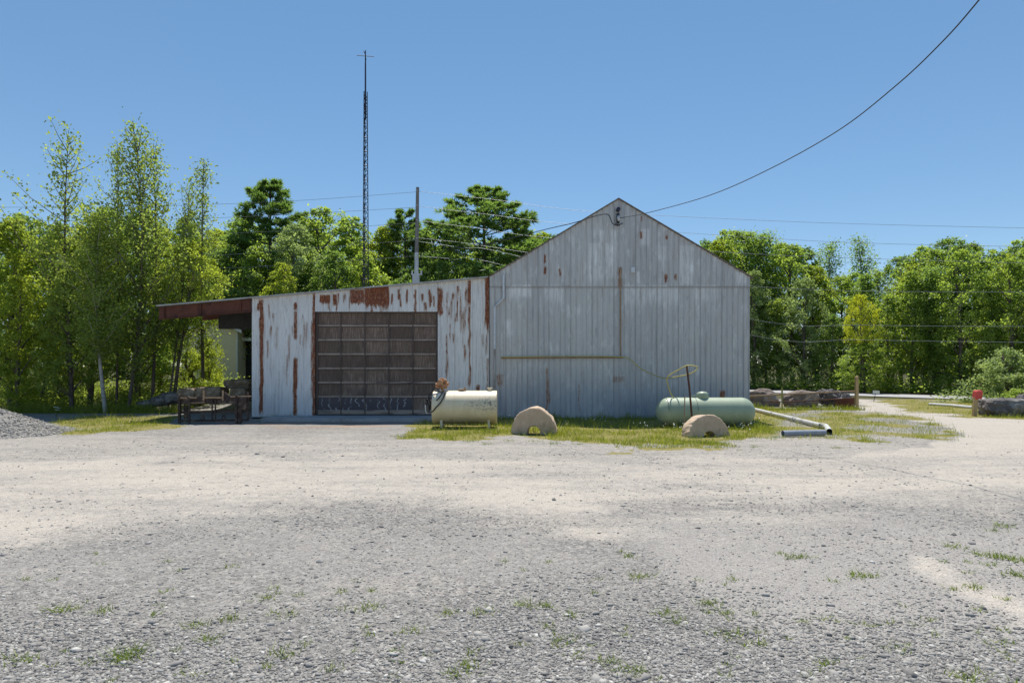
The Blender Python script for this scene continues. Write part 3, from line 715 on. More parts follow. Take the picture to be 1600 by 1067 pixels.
MB().box((.17, -.36, zc+.27), (.30, -.33, zc+.42)).build('label_plate', M['galv_pipe'], ft)
pm = MB(); zp = zc+FR
pm.tube([(.27, 0, zp-.02), (.27, 0, zp+.10)], .04, 8).box((.15, -.12, zp+.05), (.40, .12, zp+.34)).tube([(.22, -.12, zp+.23), (.22, -.2, zp+.23)], .095, 14).tube([(.35, -.12, zp+.13), (.35, -.18, zp+.13)], .08, 14)
pm.tube([(.36, -.12, zp+.28), (.36, -.17, zp+.28)], .055, 12).tube([(.15, 0, zp+.16), (.06, 0, zp+.16)], .075, 12).tube([(.40, 0, zp+.2), (.46, 0, zp+.2)], .06, 12).tube([(.26, 0, zp+.34), (.26, 0, zp+.38)], .07, 10)
pump = pm.build('pump', M['pump'], ft, .012)
hz_ = [(.20, -.18, zp+.05), (.02, -.25, zp+.0), (-.12, -.22, zp-.18), (-.20, -.2, zp-.5), (-.13, -.24, zp-.62), (-.06, -.30, zp-.42), (-.10, -.28, zp-.15), (.06, -.30, zp+.02), (.25, -.34, zp-.02), (.38, -.40, zp-.06), (.30, -.50, zp-.28), (.16, -.52, zp-.45), (-.02, -.45, zp-.62), (-.12, -.3, zp-.40), (-.17, -.25, zp-.25), (.02, -.3, zp-.32), (.2, -.48, zp-.22), (.36, -.40, zp+.04)]
MB().tube(smoothpath(hz_, 6), .019, 7).build('hose', M['black'], pump, smooth=True)
MB().tube([(-.215, -.22, zp-.42), (-.20, -.23, zp-.62)], [.022, .018], 8).tube([(-.2, -.23, zp-.62), (-.15, -.24, zp-.67)], .014, 8).build('nozzle', M['galv_pipe'], pump)

# ------------------------------------------------------------------ propane tank
pd_ = 19.5; pc = P(1108, 0, 19.1)[0]
PR, PL = .435, 3.0
pt = empty('propane_tank', (pc, pd_, 0)); tag(pt, 'long pale green propane tank with domed lid in front of the barn corner', 'propane tank')
hl = PL/2
prof = [(-hl+PR*.92*(1-math.cos(a)), max(.01, PR*math.sin(a))) for a in np.linspace(0.02, math.pi/2, 12)]
prof += [(x, PR) for x in np.linspace(-hl+PR*.95, hl-PR*.95, 30)]+[(-x, r) for x, r in reversed(prof[:12])]
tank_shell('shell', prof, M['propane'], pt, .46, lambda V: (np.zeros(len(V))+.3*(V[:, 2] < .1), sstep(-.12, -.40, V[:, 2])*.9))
MB().tube([(-.08, 0, .46+PR-.14), (-.08, 0, .46+PR+.09), (-.08, 0, .46+PR+.13), (-.08, 0, .46+PR+.17), (-.08, 0, .46+PR+.185)], [.17, .175, .165, .11, .02], 20).build('valve_dome', M['propane'], pt, smooth=True)
MB().tube(smoothpath([(-.43, 0, .46+PR-.02), (-.38, 0, .46+PR+.05), (-.27, 0, .46+PR+.06), (-.2, 0, .46+PR+.05)]), .018, 6).build('lifting_lug', M['propane'], pt)
for x in (-1.2, -.33):
    V = []; bm_ = MB()
    bm_.tube([(x, (PR+.004)*math.sin(a), .46+(PR+.004)*math.cos(a)) for a in np.linspace(-1.4, 1.1, 22)], .006, 5).build('weld_seam', M['dark_metal'], pt)
for x in (-.95, .95): MB().box((x-.05, -.2, -.03), (x+.05, .2, .12)).build('foot', M['propane'], pt, .01)

# stakes, gas hose
st1 = tag(MB().tube([P(1073, 572, 19.0), P(1077, 605, 18.75), P(1082, 662, 18.5)], .03, 6).build('steel_stake', M['rust']), 'dark rusty steel stake leaning over the green propane tank', 'stake')
st2 = tag(MB().tube([P(1070, 618, 18.55), P(1069, 676, 18.3)], .016, 6).build('thin_rod', M['rust_pale']), 'thin pale rod standing in front of the green propane tank', 'rod')
hp = [P(783, 558, 22.38), P(880, 556.5, 22.38), P(968, 557.5, 22.36), P(985, 562, 22.35), P(1000, 575, 22.3), P(1025, 587, 21.8), P(1041, 591, 20.5), P(1060, 588, 19.4), P(1078, 584, 18.95), P(1089, 577, 18.9), P(1088, 572.5, 18.9), P(1074, 571, 18.9), P(1060, 578, 19), P(1043, 589, 19.2), P(1044, 603, 19.3), P(1049, 616, 19.4), P(1056, 625, 19.4), P(1060, 627, 19.5)]
tag(MB().tube(smoothpath(hp, 6), .017, 7).build('gas_hose', M['yellow_hose'], smooth=True), 'yellow gas hose running along the barn wall and looped over the stake to the tank', 'hose')

# ------------------------------------------------------------------ half concrete rings
def half_ring(name, cx, cy, R0, r0, T, rz, lift, label, tilt=0, seed=1):
    seg = 40; V = []; Fs = []
    rings = [(R0-.02, 0), (R0, .025), (R0, T*.33), (R0, T*.66), (R0, T-.025), (R0-.02, T), (r0+.015, T), (r0, T-.02), (r0, .02), (r0+.015, 0)]
    n = len(rings)
    for i in range(seg+1):
        a = R(-6)+(math.pi+R(12))*i/seg
        for r, y in rings:
            k = 1+.075*(mnoise.noise((math.cos(a)*2+seed, y*2.2, math.sin(a)*2)))+.035*mnoise.noise((math.cos(a)*8+seed, y*8, math.sin(a)*8))
            V.append((r*k*math.cos(a), y-T/2, r*k*math.sin(a)))
    for i in range(seg):
        for j in range(n): Fs.append((i*n+j, i*n+(j+1) % n, (i+1)*n+(j+1) % n, (i+1)*n+j))
    Fs += [tuple(range(n)), tuple(range((seg+1)*n-1, seg*n-1, -1))]
    o = MB().add(V, Fs).build(name, M['concrete'])
    o.location = (cx, cy, lift); o.rotation_euler = (R(tilt), 0, rz)
    return tag(o, label, 'concrete ring', 'broken half concrete rings')
x, y = P(836, 0, 17.3)[:2]
o = half_ring('concrete_half_ring', x, y+.24, .62, .18, .46, R(-9), .03, 'tan half concrete ring with arched hole standing upright right of the cream tank', 0, 1); o.scale.z = 1.13
x, y = P(1107, 0, 16.65)[:2]
half_ring('concrete_half_ring', x, y+.22, .63, .19, .42, R(16), -.07, 'tan half concrete ring leaning in front of the green propane tank', -9, 5)

# ------------------------------------------------------------------ drain pipe on the grass
dp_ = empty('drain_pipe', (0, 0, 0)); tag(dp_, 'long white plastic drain pipe bent at an elbow on the grass beside the green tank', 'pipe')
dp_.location = (*G(1289, 672), .0); ox, oy, _ = dp_.location
def rel(px, py): g = G(px, py); return (g[0]-ox, g[1]-oy, .09)
a, b = Vector(rel(1180, 643)), Vector(rel(1284, 669.5))
for i in range(3):
    p, q = a.lerp(b, i/3), a.lerp(b, (i+1)/3-.006)
    MB().tube([p, q], .066, 12).tube([q-(q-p).normalized()*.12, q], .075, 12).build('pipe_section', M['white_pipe'], dp_)
MB().tube(smoothpath([b, Vector(rel(1291, 671)), Vector(rel(1296, 679))], 4), .076, 12, False).build('elbow', M['white_pipe'], dp_)
tag(MB().tube([(*G(1223, 682), .085), (*G(1289, 680.5), .085)], .078, 14, False).build('grey_pipe', M['grey_pipe']), 'short open grey pipe lying on the grass in front of the white pipe elbow', 'pipe')

# ------------------------------------------------------------------ rocks
def rock(name, loc, size, m, label, cat='boulder', group=None, seed=0, sq=0, sub=4, rough=.22, rz=0):
    bm = bmesh.new(); bmesh.ops.create_icosphere(bm, subdivisions=sub, radius=1)
    for v in bm.verts:
        p = v.co.copy()
        if sq:
            mx = max(abs(p.x), abs(p.y), abs(p.z)); p = p.lerp(p/mx, sq)
        k = 1+rough*mnoise.noise(v.co*1.3+Vector((seed*7.1, 0, 0)))+rough*.5*mnoise.noise(v.co*3.1+Vector((0, seed*3.3, 0)))+rough*.22*mnoise.noise(v.co*8+Vector((0, 0, seed)))
        v.co = Vector((p.x*size[0]*k, p.y*size[1]*k, p.z*size[2]*k))
    me = bpy.data.meshes.new(name); bm.to_mesh(me); bm.free()
    o = link(name, me, m); o.location = loc; o.rotation_euler = (0, 0, rz)
    return tag(o, label, cat, group)
def at(px, d, py): q = P(px, py, d); return q
gb_ = 'boulders behind the field gate'
rock('boulder', at(1188, 29.5, 627), (.80, .5, .56), M['rock'], 'brown boulder partly hidden by the right corner of the barn', group=gb_, seed=1, sq=.35)
rock('boulder', at(1252, 29.0, 628), (.74, .5, .54), M['rock'], 'half-round brown boulder in the middle of the row behind the field gate', group=gb_, seed=2, sq=.35)
rock('boulder', at(1305, 29.5, 626), (.72, .5, .50), M['rock_dark'], 'dark jagged boulder at the post end of the field gate', group=gb_, seed=3, rough=.55, sub=5)
gr2 = 'boulders right of the driveway'
rock('boulder', (*P(1564, 640, 23.9)[:2], .26), (.70, .5, .42), M['rock_dark'], 'large dark flat-topped boulder beside the red capped post', group=gr2, seed=4, sq=.5, rough=.18)
rock('boulder', (*P(1612, 640, 24.2)[:2], .34), (.62, .5, .48), M['rock_dark'], 'rough pitted boulder cut off by the right edge of the photo', group=gr2, seed=5, rough=.42, sub=5)
blk = 'stone blocks at the foot of the bank'
for (x0, x1, y0, y1, lb, sd_) in ((312, 352, 604, 628, 'squared mossy stone block directly behind the rusty steel frame', 11), (364, 390, 606, 628, 'squared stone block behind the right end of the steel frame', 12), (356, 396, 593, 607, 'upper stone block stacked on another beside the lean-to corner', 13), (284, 311, 606, 628, 'shaded stone block behind the left end of the steel frame', 14)):
    d = 26.5 if sd_ != 13 else 27.3
    a = P(x0, y0, d); b = P(x1, y1, d)
    rock('stone_block', ((a[0]+b[0])/2, d, (a[2]+b[2])/2), ((b[0]-a[0])/2*1.02, .45, (a[2]-b[2])/2), M['block'], lb, 'stone block', blk, sd_, .8, 4, .12)
for i, (q, yy, s, lb) in enumerate(((250, 627, .3, 'small grey rock in shade left of the steel frame'), (228, 632, .26, 'small flat rock under the birches by the shaded track'), (266, 622, .36, 'grey rock at the foot of the leaning trunk'))):
    d = 26.2; p = P(q, yy, d); rock('rock', (p[0], d, max(.05, p[2])), (s*1.5, s, s*.7), M['rock_dark'], lb, 'rock', seed=20+i)

# ------------------------------------------------------------------ field gate, posts, sign
gd_ = 27.6
fg_ = empty('field_gate', P(1338, 640, gd_)); fg_.location.z = 0
tag(fg_, 'bent rusty tube field gate leaning on boulders beside the barn', 'gate')
def gp(px, py): p = P(px, py, gd_); return (p[0]-fg_.location.x, p[1]-gd_, p[2])
MB().tube([gp(1150, 620), gp(1171, 619), gp(1215, 616.5), gp(1270, 614), gp(1337, 611)], .03, 7).build('top_rail', M['rust_pale'], fg_)
MB().tube([gp(1196, 628), gp(1250, 627), gp(1300, 624), gp(1337, 621.5)], .022, 7).build('lower_rail', M['rust'], fg_)
gb2 = MB().tube([gp(1199, 620), gp(1209, 628.5), gp(1219, 628.5)], .018, 6).tube([gp(1236, 616.5), gp(1253, 627), gp(1275, 614.5)], .014, 6).tube([gp(1262, 615), gp(1282, 625.5)], .014, 6).tube([gp(1275, 614), gp(1284, 625)], .014, 6)
gb2.build('cross_brace', M['rust_pale'], fg_)
p = P(1338.5, 0, 27.4)
MB().prism([(-.065, -.2), (.065, -.2), (.055, 1.46), (-.055, 1.44)], -.06, .06)
o = MB().prism([(-.07, -.2), (.07, -.2), (.055, P(0, 587.5, 27.4)[2]), (-.055, P(0, 588.5, 27.4)[2])], -.06, .06).build('wooden_post', M['post_wood'], None, .008); o.location = (p[0], 27.4, 0)
tag(o, 'tall squared tan wooden post at the right end of the rusty gate', 'post')
o = MB().prism([(-.02, 0), (.02, 0), (.035, .8), (.0, 1.0), (-.035, .8)], -.012, .012).build('wooden_stake', mottled('mossy_stake', (.22, .24, .07), (.34, .34, .13), 5), None); o.location = (P(1222, 0, 27.2)[0], 27.2, 0)
tag(o, 'pointed mossy stake behind the gate between two boulders', 'stake')
a, b = P(1311, 623, 28.0), P(1336, 639, 28.0)
bx = MB().box((a[0], 27.85, -.02), (b[0], 27.9, a[2])).box((a[0], 27.9, -.02), (a[0]+.05, 28.35, a[2])).box((b[0]-.05, 27.9, -.02), (b[0], 28.35, a[2])).box((a[0]+.05, 28.3, -.02), (b[0]-.05, 28.35, a[2])).tube([(a[0], 27.87, a[2]), (b[0], 27.87, a[2])], .03, 6)
tag(bx.build('rusty_bin', M['rust_beam']), 'low rusty red steel bin beside the tall wooden gate post', 'bin')
pr_ = empty('capped_post', (*G(1522, 650), 0)); d = pr_.location.y
tag(pr_, 'short tan post topped with a red cap beside the driveway', 'post')
sc = d/F
o = MB().add([(-3.2*sc, -.06, -.1), (2.6*sc, -.06, -.1), (2.6*sc, .06, -.1), (-3.2*sc, .06, -.1), (0, -.055, 30*sc), (5.6*sc, -.055, 30*sc), (5.6*sc, .055, 30*sc), (0, .055, 30*sc)],
    [(0, 3, 2, 1), (4, 5, 6, 7), (0, 1, 5, 4), (1, 2, 6, 5), (2, 3, 7, 6), (3, 0, 4, 7)]).build('post', M['post_wood'], pr_, .01)
MB().add([(x*sc, y_, z*sc) for z, x0, x1, w_ in ((26.5, -.3, 9.5, .11), (38, .8, 11, .12), (40.5, 2.0, 9.6, .09)) for x, y_ in ((x0, -w_), (x1, -w_), (x1, w_), (x0, w_))],
    [(3, 2, 1, 0), (8, 9, 10, 11)]+[(l*4+k, l*4+(k+1) % 4, l*4+4+(k+1) % 4, l*4+4+k) for l in (0, 1) for k in range(4)]).build('red_cap', M['red'], pr_, .03)
sg = empty('small_sign', (*P(1365, 627, 33.6)[:2], 0)); tag(sg, 'small blank white sign on a tilted stake beside the highway', 'sign')
MB().tube([(0, 0, -.05), (.1, 0, .42)], .015, 6).build('stake', M['dark_metal'], sg)
o = MB().box((-.17, -.012, -.08), (.17, .012, .08)).build('sign_board', M['white'], sg); o.location = (.12, -.03, .49); o.rotation_euler = (0, R(4), 0)
a, b = G(1452, 633), G(1519, 638.5)
tag(MB().tube([(a[0], a[1], .06), ((a[0]+b[0])/2, (a[1]+b[1])/2, .08), (b[0], b[1], .06)], .06, 7).build('fallen_pole', M['pole_white']), 'thin pale pole lying on the grass left of the red capped post', 'pole')
o = MB().tube([(0, 0, -.1), (0, 0, 1.15)], .07, 8).build('orange_post', mottled('orange_paint', (.42, .13, .04), (.55, .2, .08), 6)); p = P(96, 0, 33); o.location = (p[0], 33, gz(p[0], 33))
tag(o, 'short orange post seen through the birches at the left', 'post')

# ------------------------------------------------------------------ rusty carrier frame
fd_ = 20.7; fr = empty('carrier_frame', (*P(334, 0, fd_)[:2], 0)); tag(fr, 'rusty fork carrier frame of upright plates and rails standing left of the lean-to', 'steel frame')
def fp(px, py, dy=0): p = P(px, py, fd_); return (p[0]-fr.location.x, dy, p[2])
def ubar(px, y0, y1, w_, dp2=.06, dy=0): return MB().box((fp(px, 0)[0]-w_/2, dy-dp2/2, fp(0, y1)[2]), (fp(px, 0)[0]+w_/2, dy+dp2/2, fp(0, y0)[2]))
for px_, y0, y1, w_, dy in ((280.5, 615, 661, .07, 0), (287.5, 634, 655, .10, .12), (371.5, 617, 661, .05, -.1), (386.5, 613, 655, .05, .05)): ubar(px_, y0, y1, w_, .08, dy).build('upright', M['frame_steel'], fr, .006)
MB().tube(smoothpath([fp(293, 620, -.02), fp(297, 622, -.05), (fp(298, 632)[0], -.08, fp(0, 632)[2]), fp(298, 662, -.08)], 5), .035, 6).build('hooked_upright', M['frame_steel'], fr)
MB().box(fp(371, 661, -.06), (fp(379, 0)[0], .0, fp(0, 640)[2])).box(fp(373, 640, -.05), (fp(386, 0)[0], .0, fp(0, 620)[2])).build('side_plate', M['frame_steel'], fr, .008)
MB().bar(fp(280, 657.5), fp(388, 656), .09, .07).build('bottom_rail', M['frame_steel'], fr)
MB().bar(fp(281, 644.5, .05), fp(386, 642, .05), .07, .075).build('middle_rail', M['frame_steel'], fr)
tp = MB().prism([fp(281, 632)[::2], fp(388, 631)[::2], fp(388, 619.5)[::2], fp(361, 620.5)[::2], fp(351, 613)[::2], fp(348, 613)[::2], fp(347.5, 621.5)[::2], fp(320, 621.5)[::2], fp(319, 613)[::2], fp(316, 614)[::2], fp(307, 621.5)[::2], fp(281, 622)[::2]], .02, .06)
tp.build('top_plate', M['frame_steel'], fr)
tp = MB().bar(fp(281, 622, -.01), fp(307, 621.5, -.01), .05, .035).bar(fp(320, 621.5, -.01), fp(347, 621.5, -.01), .05, .035).bar(fp(361, 620, -.01), fp(393, 619, -.01), .05, .035).bar(fp(298, 629.5, -.01), fp(320, 628.5, -.01), .04, .03)
for q in (318.5, 348.5): tp.box((fp(q, 0)[0]-.025, -.03, fp(0, 626)[2]), (fp(q, 0)[0]+.025, .015, fp(0, 610)[2]))
tp.build('top_bracket', M['rust_pale'], fr)
tp = MB()
for q in (332, 337): tp.bar(fp(q, 622, -.02), fp(q, 656, -.02), .035)
tp.build('centre_upright', M['frame_steel'], fr)
for q in (318, 350.5):
    c_ = fp(q, 652.5, -.06); MB().tube([(c_[0]+.055*math.cos(a), c_[1], c_[2]+.055*math.sin(a)) for a in np.linspace(0, 2*math.pi, 13)], .018, 6, False).bar(fp(q-3, 648.5, -.05), fp(q+3, 648.5, -.05), .03).build('clevis_ring', M['frame_steel'], fr)

# ------------------------------------------------------------------ cottage behind the carport
hd = 40.0; ch = empty('cottage', (P(331, 0, hd)[0], hd, .7)); tag(ch, 'small cream sided cottage with white gable trim glimpsed under the carport', 'cottage')
hp_ = lambda px, py: (P(px, py, hd)[0]-ch.location.x, P(px, py, hd)[2]-.7)
xl, zl_ = hp_(284, 520); xr, zr = hp_(371, 516); xm, zm_ = hp_(340, 500)
MB().prism([(xl, -.1), (xr, -.1), (xr, zr), (xm, zm_), (xl, zl_)], 0, 5).build('gable_end', M['cream_siding'], ch)
tr = MB(); dxl = (zm_-zl_)/(xm-xl); dxr = (zr-zm_)/(xr-xm)
tr.prism([(xl-.6, zl_-.6*dxl), (xm, zm_), (xm, zm_+.22), (xl-.6, zl_-.6*dxl+.2)], -.35, -.3).prism([(xm, zm_), (xr+.4, zr+.4*dxr), (xr+.4, zr+.4*dxr+.2), (xm, zm_+.22)], -.35, -.3)
tr.build('fascia', M['white'], ch)
rf = MB().prism([(xl-.6, zl_-.6*dxl+.2), (xm, zm_+.23), (xm, zm_+.28), (xl-.6, zl_-.6*dxl+.25)], -.4, 5.2).prism([(xm, zm_+.23), (xr+.4, zr+.4*dxr+.2), (xr+.4, zr+.4*dxr+.25), (xm, zm_+.28)], -.4, 5.2)
rf.build('roof', M['shingle'], ch)
wxr, wzr = hp_(402, 527)
MB().box((xr+.02, 1.2, -.1), (wxr+1.5, 5, wzr)).build('side_wing', M['dark_siding'], ch)
wr = MB().add([(xr+.02, .7, wzr-.02), (wxr+1.7, .7, wzr-.02), (wxr+1.7, 3.2, wzr+1.0), (xr+.02, 3.2, wzr+1.0), (xr+.02, .7, wzr-.08), (wxr+1.7, .7, wzr-.08), (wxr+1.7, 3.2, wzr+.94), (xr+.02, 3.2, wzr+.94)], [(0, 1, 2, 3), (7, 6, 5, 4), (0, 4, 5, 1), (1, 5, 6, 2), (2, 6, 7, 3), (3, 7, 4, 0)])
wr.build('wing_roof', M['shingle'], ch)
MB().box((xr+.02, .62, wzr-.2), (wxr+1.7, .695, wzr+.02)).build('wing_fascia', M['white'], ch)
MB().box((xr-.07, -.02, -.1), (xr+.015, .0-.002, zr-.02)).build('corner_trim', M['white'], ch)

# ------------------------------------------------------------------ vegetation
def leaf_mesh(name, C, size, tint, aspect=.55, Dr=None, upb=.35, jit=.35):
    n = len(C); C = np.asarray(C)
    nrm = rng.normal(size=(n, 3)); nrm /= np.linalg.norm(nrm, axis=1)[:, None]
    nrm[:, 2] = np.abs(nrm[:, 2])+upb; nrm /= np.linalg.norm(nrm, axis=1)[:, None]
    if Dr is None: u = np.cross(nrm, rng.normal(size=(n, 3)))
    else: u = np.asarray(Dr)
    u = u/np.maximum(np.linalg.norm(u, axis=1), 1e-6)[:, None]
    v = np.cross(nrm, u); v /= np.maximum(np.linalg.norm(v, axis=1), 1e-6)[:, None]
    s = (np.asarray(size)*(1+jit*(rng.random(n)*2-1)))[:, None] if not np.isscalar(size) else (size*(1+jit*(rng.random(n)*2-1)))[:, None]
    V = np.stack([C-u*s*.5, C+v*s*.5*aspect, C+u*s*.5, C-v*s*.5*aspect], 1).reshape(-1, 3)
    Fs = np.arange(n*4).reshape(n, 4)
    return np_mesh(name, V, Fs, None, dict(tint=tint))
def trunk_mesh(name, tubes):
    mb = MB()
    for pts, r in tubes: mb.tube(pts, r, 6, False)
    me = bpy.data.meshes.new(name); me.from_pydata(mb.v, [], mb.f); me.update()
    for p in me.polygons: p.use_smooth = True
    return me
def broadleaf(seed, H=10., W=2.4, base=.16, K=150, per=78, leaf=.165, shape=.75, csz=.50):
    rg = np.random.default_rng(seed); C = []; T = []; tubes = []
    bend = rg.normal(size=(4, 2))*.18
    tp = [Vector((bend[i, 0]*i*.4, bend[i, 1]*i*.4, z)) for i, z in enumerate((0, H*.33, H*.62, H*.9))]
    tubes.append((smoothpath(tp, 3), list(np.linspace(.16, .03, 10))))
    ph = rg.random(6)*6.28
    for k in range(K):
        t = base+(1-base)*(k+.5+rg.normal()*.3)/K; t = min(max(t, base), .985)
        u = (t-base)/(1-base)
        a = k*2.39996+rg.normal()*.4
        env = W*(math.sin(math.pi*min(1, (u*.93+.06))**shape))**.62*(1+.22*math.sin(3*a+ph[0]+4*u)+.13*math.sin(5*a+ph[1]-7*u))
        r = env*math.sqrt(.30+.75*rg.random())*(1 if k % 5 else .45)*(1.22 if k % 11 == 3 else 1)
        z = t*H-.3*rg.random()
        c = np.array([r*math.cos(a), r*math.sin(a), z])
        s = csz*(.6+.75*rg.random())*(1-.35*u)
        n = int(per*(.5+1.0*rg.random()))
        q = rg.normal(size=(n, 3)); q /= np.linalg.norm(q, axis=1)[:, None]
        q *= (rg.random(n)**.45)[:, None]*np.array([1.12, 1.12, .72])*s
        q[:, 2] -= .18*(np.hypot(q[:, 0], q[:, 1])**2)/max(s, .2)
        C.append(c+q); T.append(np.clip(.5+rg.normal()*.17+rg.normal(size=n)*.16, 0, 1))
        st_ = rg.random(n) < .10; q[st_] = q[st_]*1.5+rg.normal(size=(int(st_.sum()), 3))*.10; C[-1] = c+q
        if k % 6 == 0:
            zz = max(H*.1, z-r*.75-.3); f = zz/(H*.9)
            p0 = Vector((bend[2, 0]*f, bend[2, 1]*f, zz)); p1 = Vector(c); pm_ = p0.lerp(p1, .5)+Vector((0, 0, .15))
            tubes.append(([p0, pm_, p1], [.05, .035, .012]))
    return leaf_mesh('crown', np.concatenate(C), leaf, np.concatenate(T)), trunk_mesh('trunk', tubes)
def aspen(seed, H=11., B=52, leaf=.095, L0=1.5, base=.14, per=150, up=.9, r0=.075, spread=.13, taper=.55, thin=.2):
    rg = np.random.default_rng(seed); C = []; T = []; tubes = []
    b = rg.normal(size=2)*.25
    tp = [Vector((b[0]*math.sin(3*t), b[1]*math.sin(2.5*t), H*t)) for t in np.linspace(0, 1, 9)]
    tubes.append((tp, list(np.linspace(r0, .008, 9))))
    for k in range(B):
        t = base+(.97-base)*(k+rg.random())/B; a = k*2.4+rg.normal()*.5
        u = (t-base)/(1-base)
        Ln = L0*max(.06, (1-u)**taper)*(.3+1.15*rg.random()**1.3)*min(1, .45+u*3)*(1.5 if k % 9 == 4 else 1)
        up_ = up*(.55+.8*rg.random())*(1.7 if k % 9 == 4 else 1)
        d = np.array([math.cos(a), math.sin(a), up_]); d /= np.linalg.norm(d)
        p0 = np.array([b[0]*math.sin(3*t), b[1]*math.sin(2.5*t), H*t])
        p1 = p0+d*Ln*.55; p2 = p0+d*Ln+np.array([0, 0, .12*Ln])
        tubes.append(([p0, p1, p2], [.018, .011, .004]))
        n = int(per*(.35+1.1*rg.random())*(.45+.55*Ln/L0)*(1-thin*u))
        s = rg.random(n)**.8
        q = p0+(p2-p0)*s[:, None]+rg.normal(size=(n, 3))*(spread*(.4+1.3*np.sin(np.pi*np.clip(s, .1, .92))))[:, None]
        C.append(q); T.append(np.clip(.5+rg.normal()*.12+rg.normal(size=n)*.18, 0, 1))
    return leaf_mesh('crown', np.concatenate(C), leaf, np.concatenate(T), .75, upb=.05), trunk_mesh('trunk', tubes)
def pine(seed, H=13., L0=3.0):
    rg = np.random.default_rng(seed); C = []; T = []; Dr = []; tubes = [([Vector((0, 0, 0)), Vector((.1, 0, H*.5)), Vector((0, .05, H))], [.2, .12, .02])]
    z = H*.22
    while z < H*.99:
        u = (z/H-.22)/.78
        m = rg.integers(5, 8); a0 = rg.random()*6.28
        for j in range(m):
            a = a0+j*6.283/m+rg.normal()*.25
            Ln = L0*(1-u)**.62*(.55+.6*rg.random())+.25
            rise = .12+.55*u+rg.normal()*.08
            d = np.array([math.cos(a), math.sin(a), rise]); p0 = np.array([0, 0, z]); p1 = p0+d*Ln*np.array([1, 1, .6]); p1[2] += .12*Ln
            tubes.append(([p0, (p0+p1)/2-np.array([0, 0, .05]), p1], [.035, .022, .006]))
            nt_ = int(12+34*Ln/L0)
            for q in range(nt_):
                s = .25+.75*math.sqrt(rg.random()); w_ = (1-s*.4)*Ln*.32
                c = p0+(p1-p0)*s+np.array([-d[1], d[0], 0])*rg.normal()*w_*.6+np.array([0, 0, rg.random()*.15])
                n = 15
                dd = rg.normal(size=(n, 3))*.75+np.array([d[0]*.8, d[1]*.8, .75]); dd /= np.linalg.norm(dd, axis=1)[:, None]
                C.append(c+dd*.12); Dr.append(dd); T.append(np.clip(.45+rg.normal()*.15+rg.normal(size=n)*.15, 0, 1))
        z += H*.042*(.8+.5*rg.random())
    return leaf_mesh('crown', np.concatenate(C), .32, np.concatenate(T), .15, np.concatenate(Dr)), trunk_mesh('trunk', tubes)
PROT = {
    'broad': [broadleaf(1), broadleaf(2, W=2.1, base=.2, shape=.65), broadleaf(3, W=2.7, K=165, base=.1), broadleaf(4, W=1.9, base=.12, K=135, shape=.9)],
    'high': [broadleaf(5, base=.52, W=2.6, K=110)],
    'aspen': [aspen(11, B=84, L0=1.9, base=.26, per=300, spread=.2), aspen(12, L0=1.5, B=66, per=200, spread=.18), aspen(13, L0=1.8, B=62, base=.2, per=200, spread=.18)],
    'tallasp': [aspen(21, B=62, L0=3.0, taper=.72, thin=.66, base=.22, per=140, up=1.1, leaf=.11, spread=.15), aspen(22, B=96, L0=3.3, base=.12, per=215, up=1.15, leaf=.098, spread=.16, taper=.8, thin=.74), aspen(23, B=56, L0=2.5, taper=.75, thin=.64, base=.2, per=150, up=1.15, leaf=.105, spread=.15)],
    'pine': [pine(31, L0=3.4), pine(32, L0=3.2), pine(33, H=13, L0=4.6)],
    'bush': [broadleaf(41, H=2.6, W=1.5, base=.02, K=70, per=130, leaf=.10, shape=.6, csz=.42), broadleaf(42, H=2.2, W=1.2, base=.02, K=56, per=110, leaf=.09, shape=.7, csz=.36)],
}
NOM = {'high': 10., 'broad': 10., 'aspen': 11., 'tallasp': 11., 'pine': 13., 'bush': 2.6}
def tree(kind, var, px, d, H, label, leaf, name, cat='tree', group=None, wide=1., rz=None, bark='bark', z=None, tilt=0):
    x = P(px, 0, d)[0]
    cr, tr_ = PROT[kind][var % len(PROT[kind])]
    o = empty(name, (x, d, (gz(x, d) if z is None else z)-.05), random.random()*6.28 if rz is None else rz)
    s = H/NOM[kind]; o.scale = (s*wide, s*wide, s); o.rotation_euler.x = tilt if False else 0
    if tilt: o.rotation_euler = (0, tilt, 0)
    for nm, me, mt in (('crown', cr, M[leaf]), ('trunk', tr_, M[bark])):
        if not me.materials: me.materials.append(None)
        c = bpy.data.objects.new(nm, me); COL.objects.link(c); c.parent = o
        c.material_slots[0].link = 'OBJECT'; c.material_slots[0].material = mt
    return tag(o, label, cat, group)
Hof = lambda ytop, d: CZ+(HY-ytop)/F*d
# --- left: birches and aspens near the shaded track
T_ = tree
T_('tallasp', 0, 112, 27, Hof(205, 27), 'slender airy aspen, leftmost of the tall trees against the sky', 'leaf_aspen', 'aspen_tree', bark='bark', wide=1.0)
T_('tallasp', 1, 200, 26, Hof(183, 26), 'tallest leafy aspen on the left, its narrow top highest above the treeline', 'leaf_aspen', 'aspen_tree', wide=1.0)
T_('tallasp', 2, 238, 27.5, Hof(222, 27.5), 'slim aspen with thin top just right of the tallest aspen', 'leaf_aspen', 'aspen_tree', wide=1.0)
T_('tallasp', 2, 318, 29, Hof(253, 29), 'lone slender aspen rising above the carport roof', 'leaf_aspen', 'aspen_tree', wide=1.1)
T_('tallasp', 2, 182, 26.6, Hof(222, 26.6), 'slim side stem immediately left of the tallest aspen top', 'leaf_aspen', 'aspen_tree', wide=.75)
T_('tallasp', 0, 262, 27.2, Hof(285, 27.2), 'thin stem with sparse leaves on the right flank of the tallest aspens', 'leaf_aspen', 'aspen_tree', wide=.7, tilt=R(5))
T_('aspen', 0, 165, 25.2, Hof(330, 25.2), 'aspen with bare white trunk at the edge of the shaded track', 'leaf_aspen', 'aspen_tree', bark='birch_bark', wide=1.45)
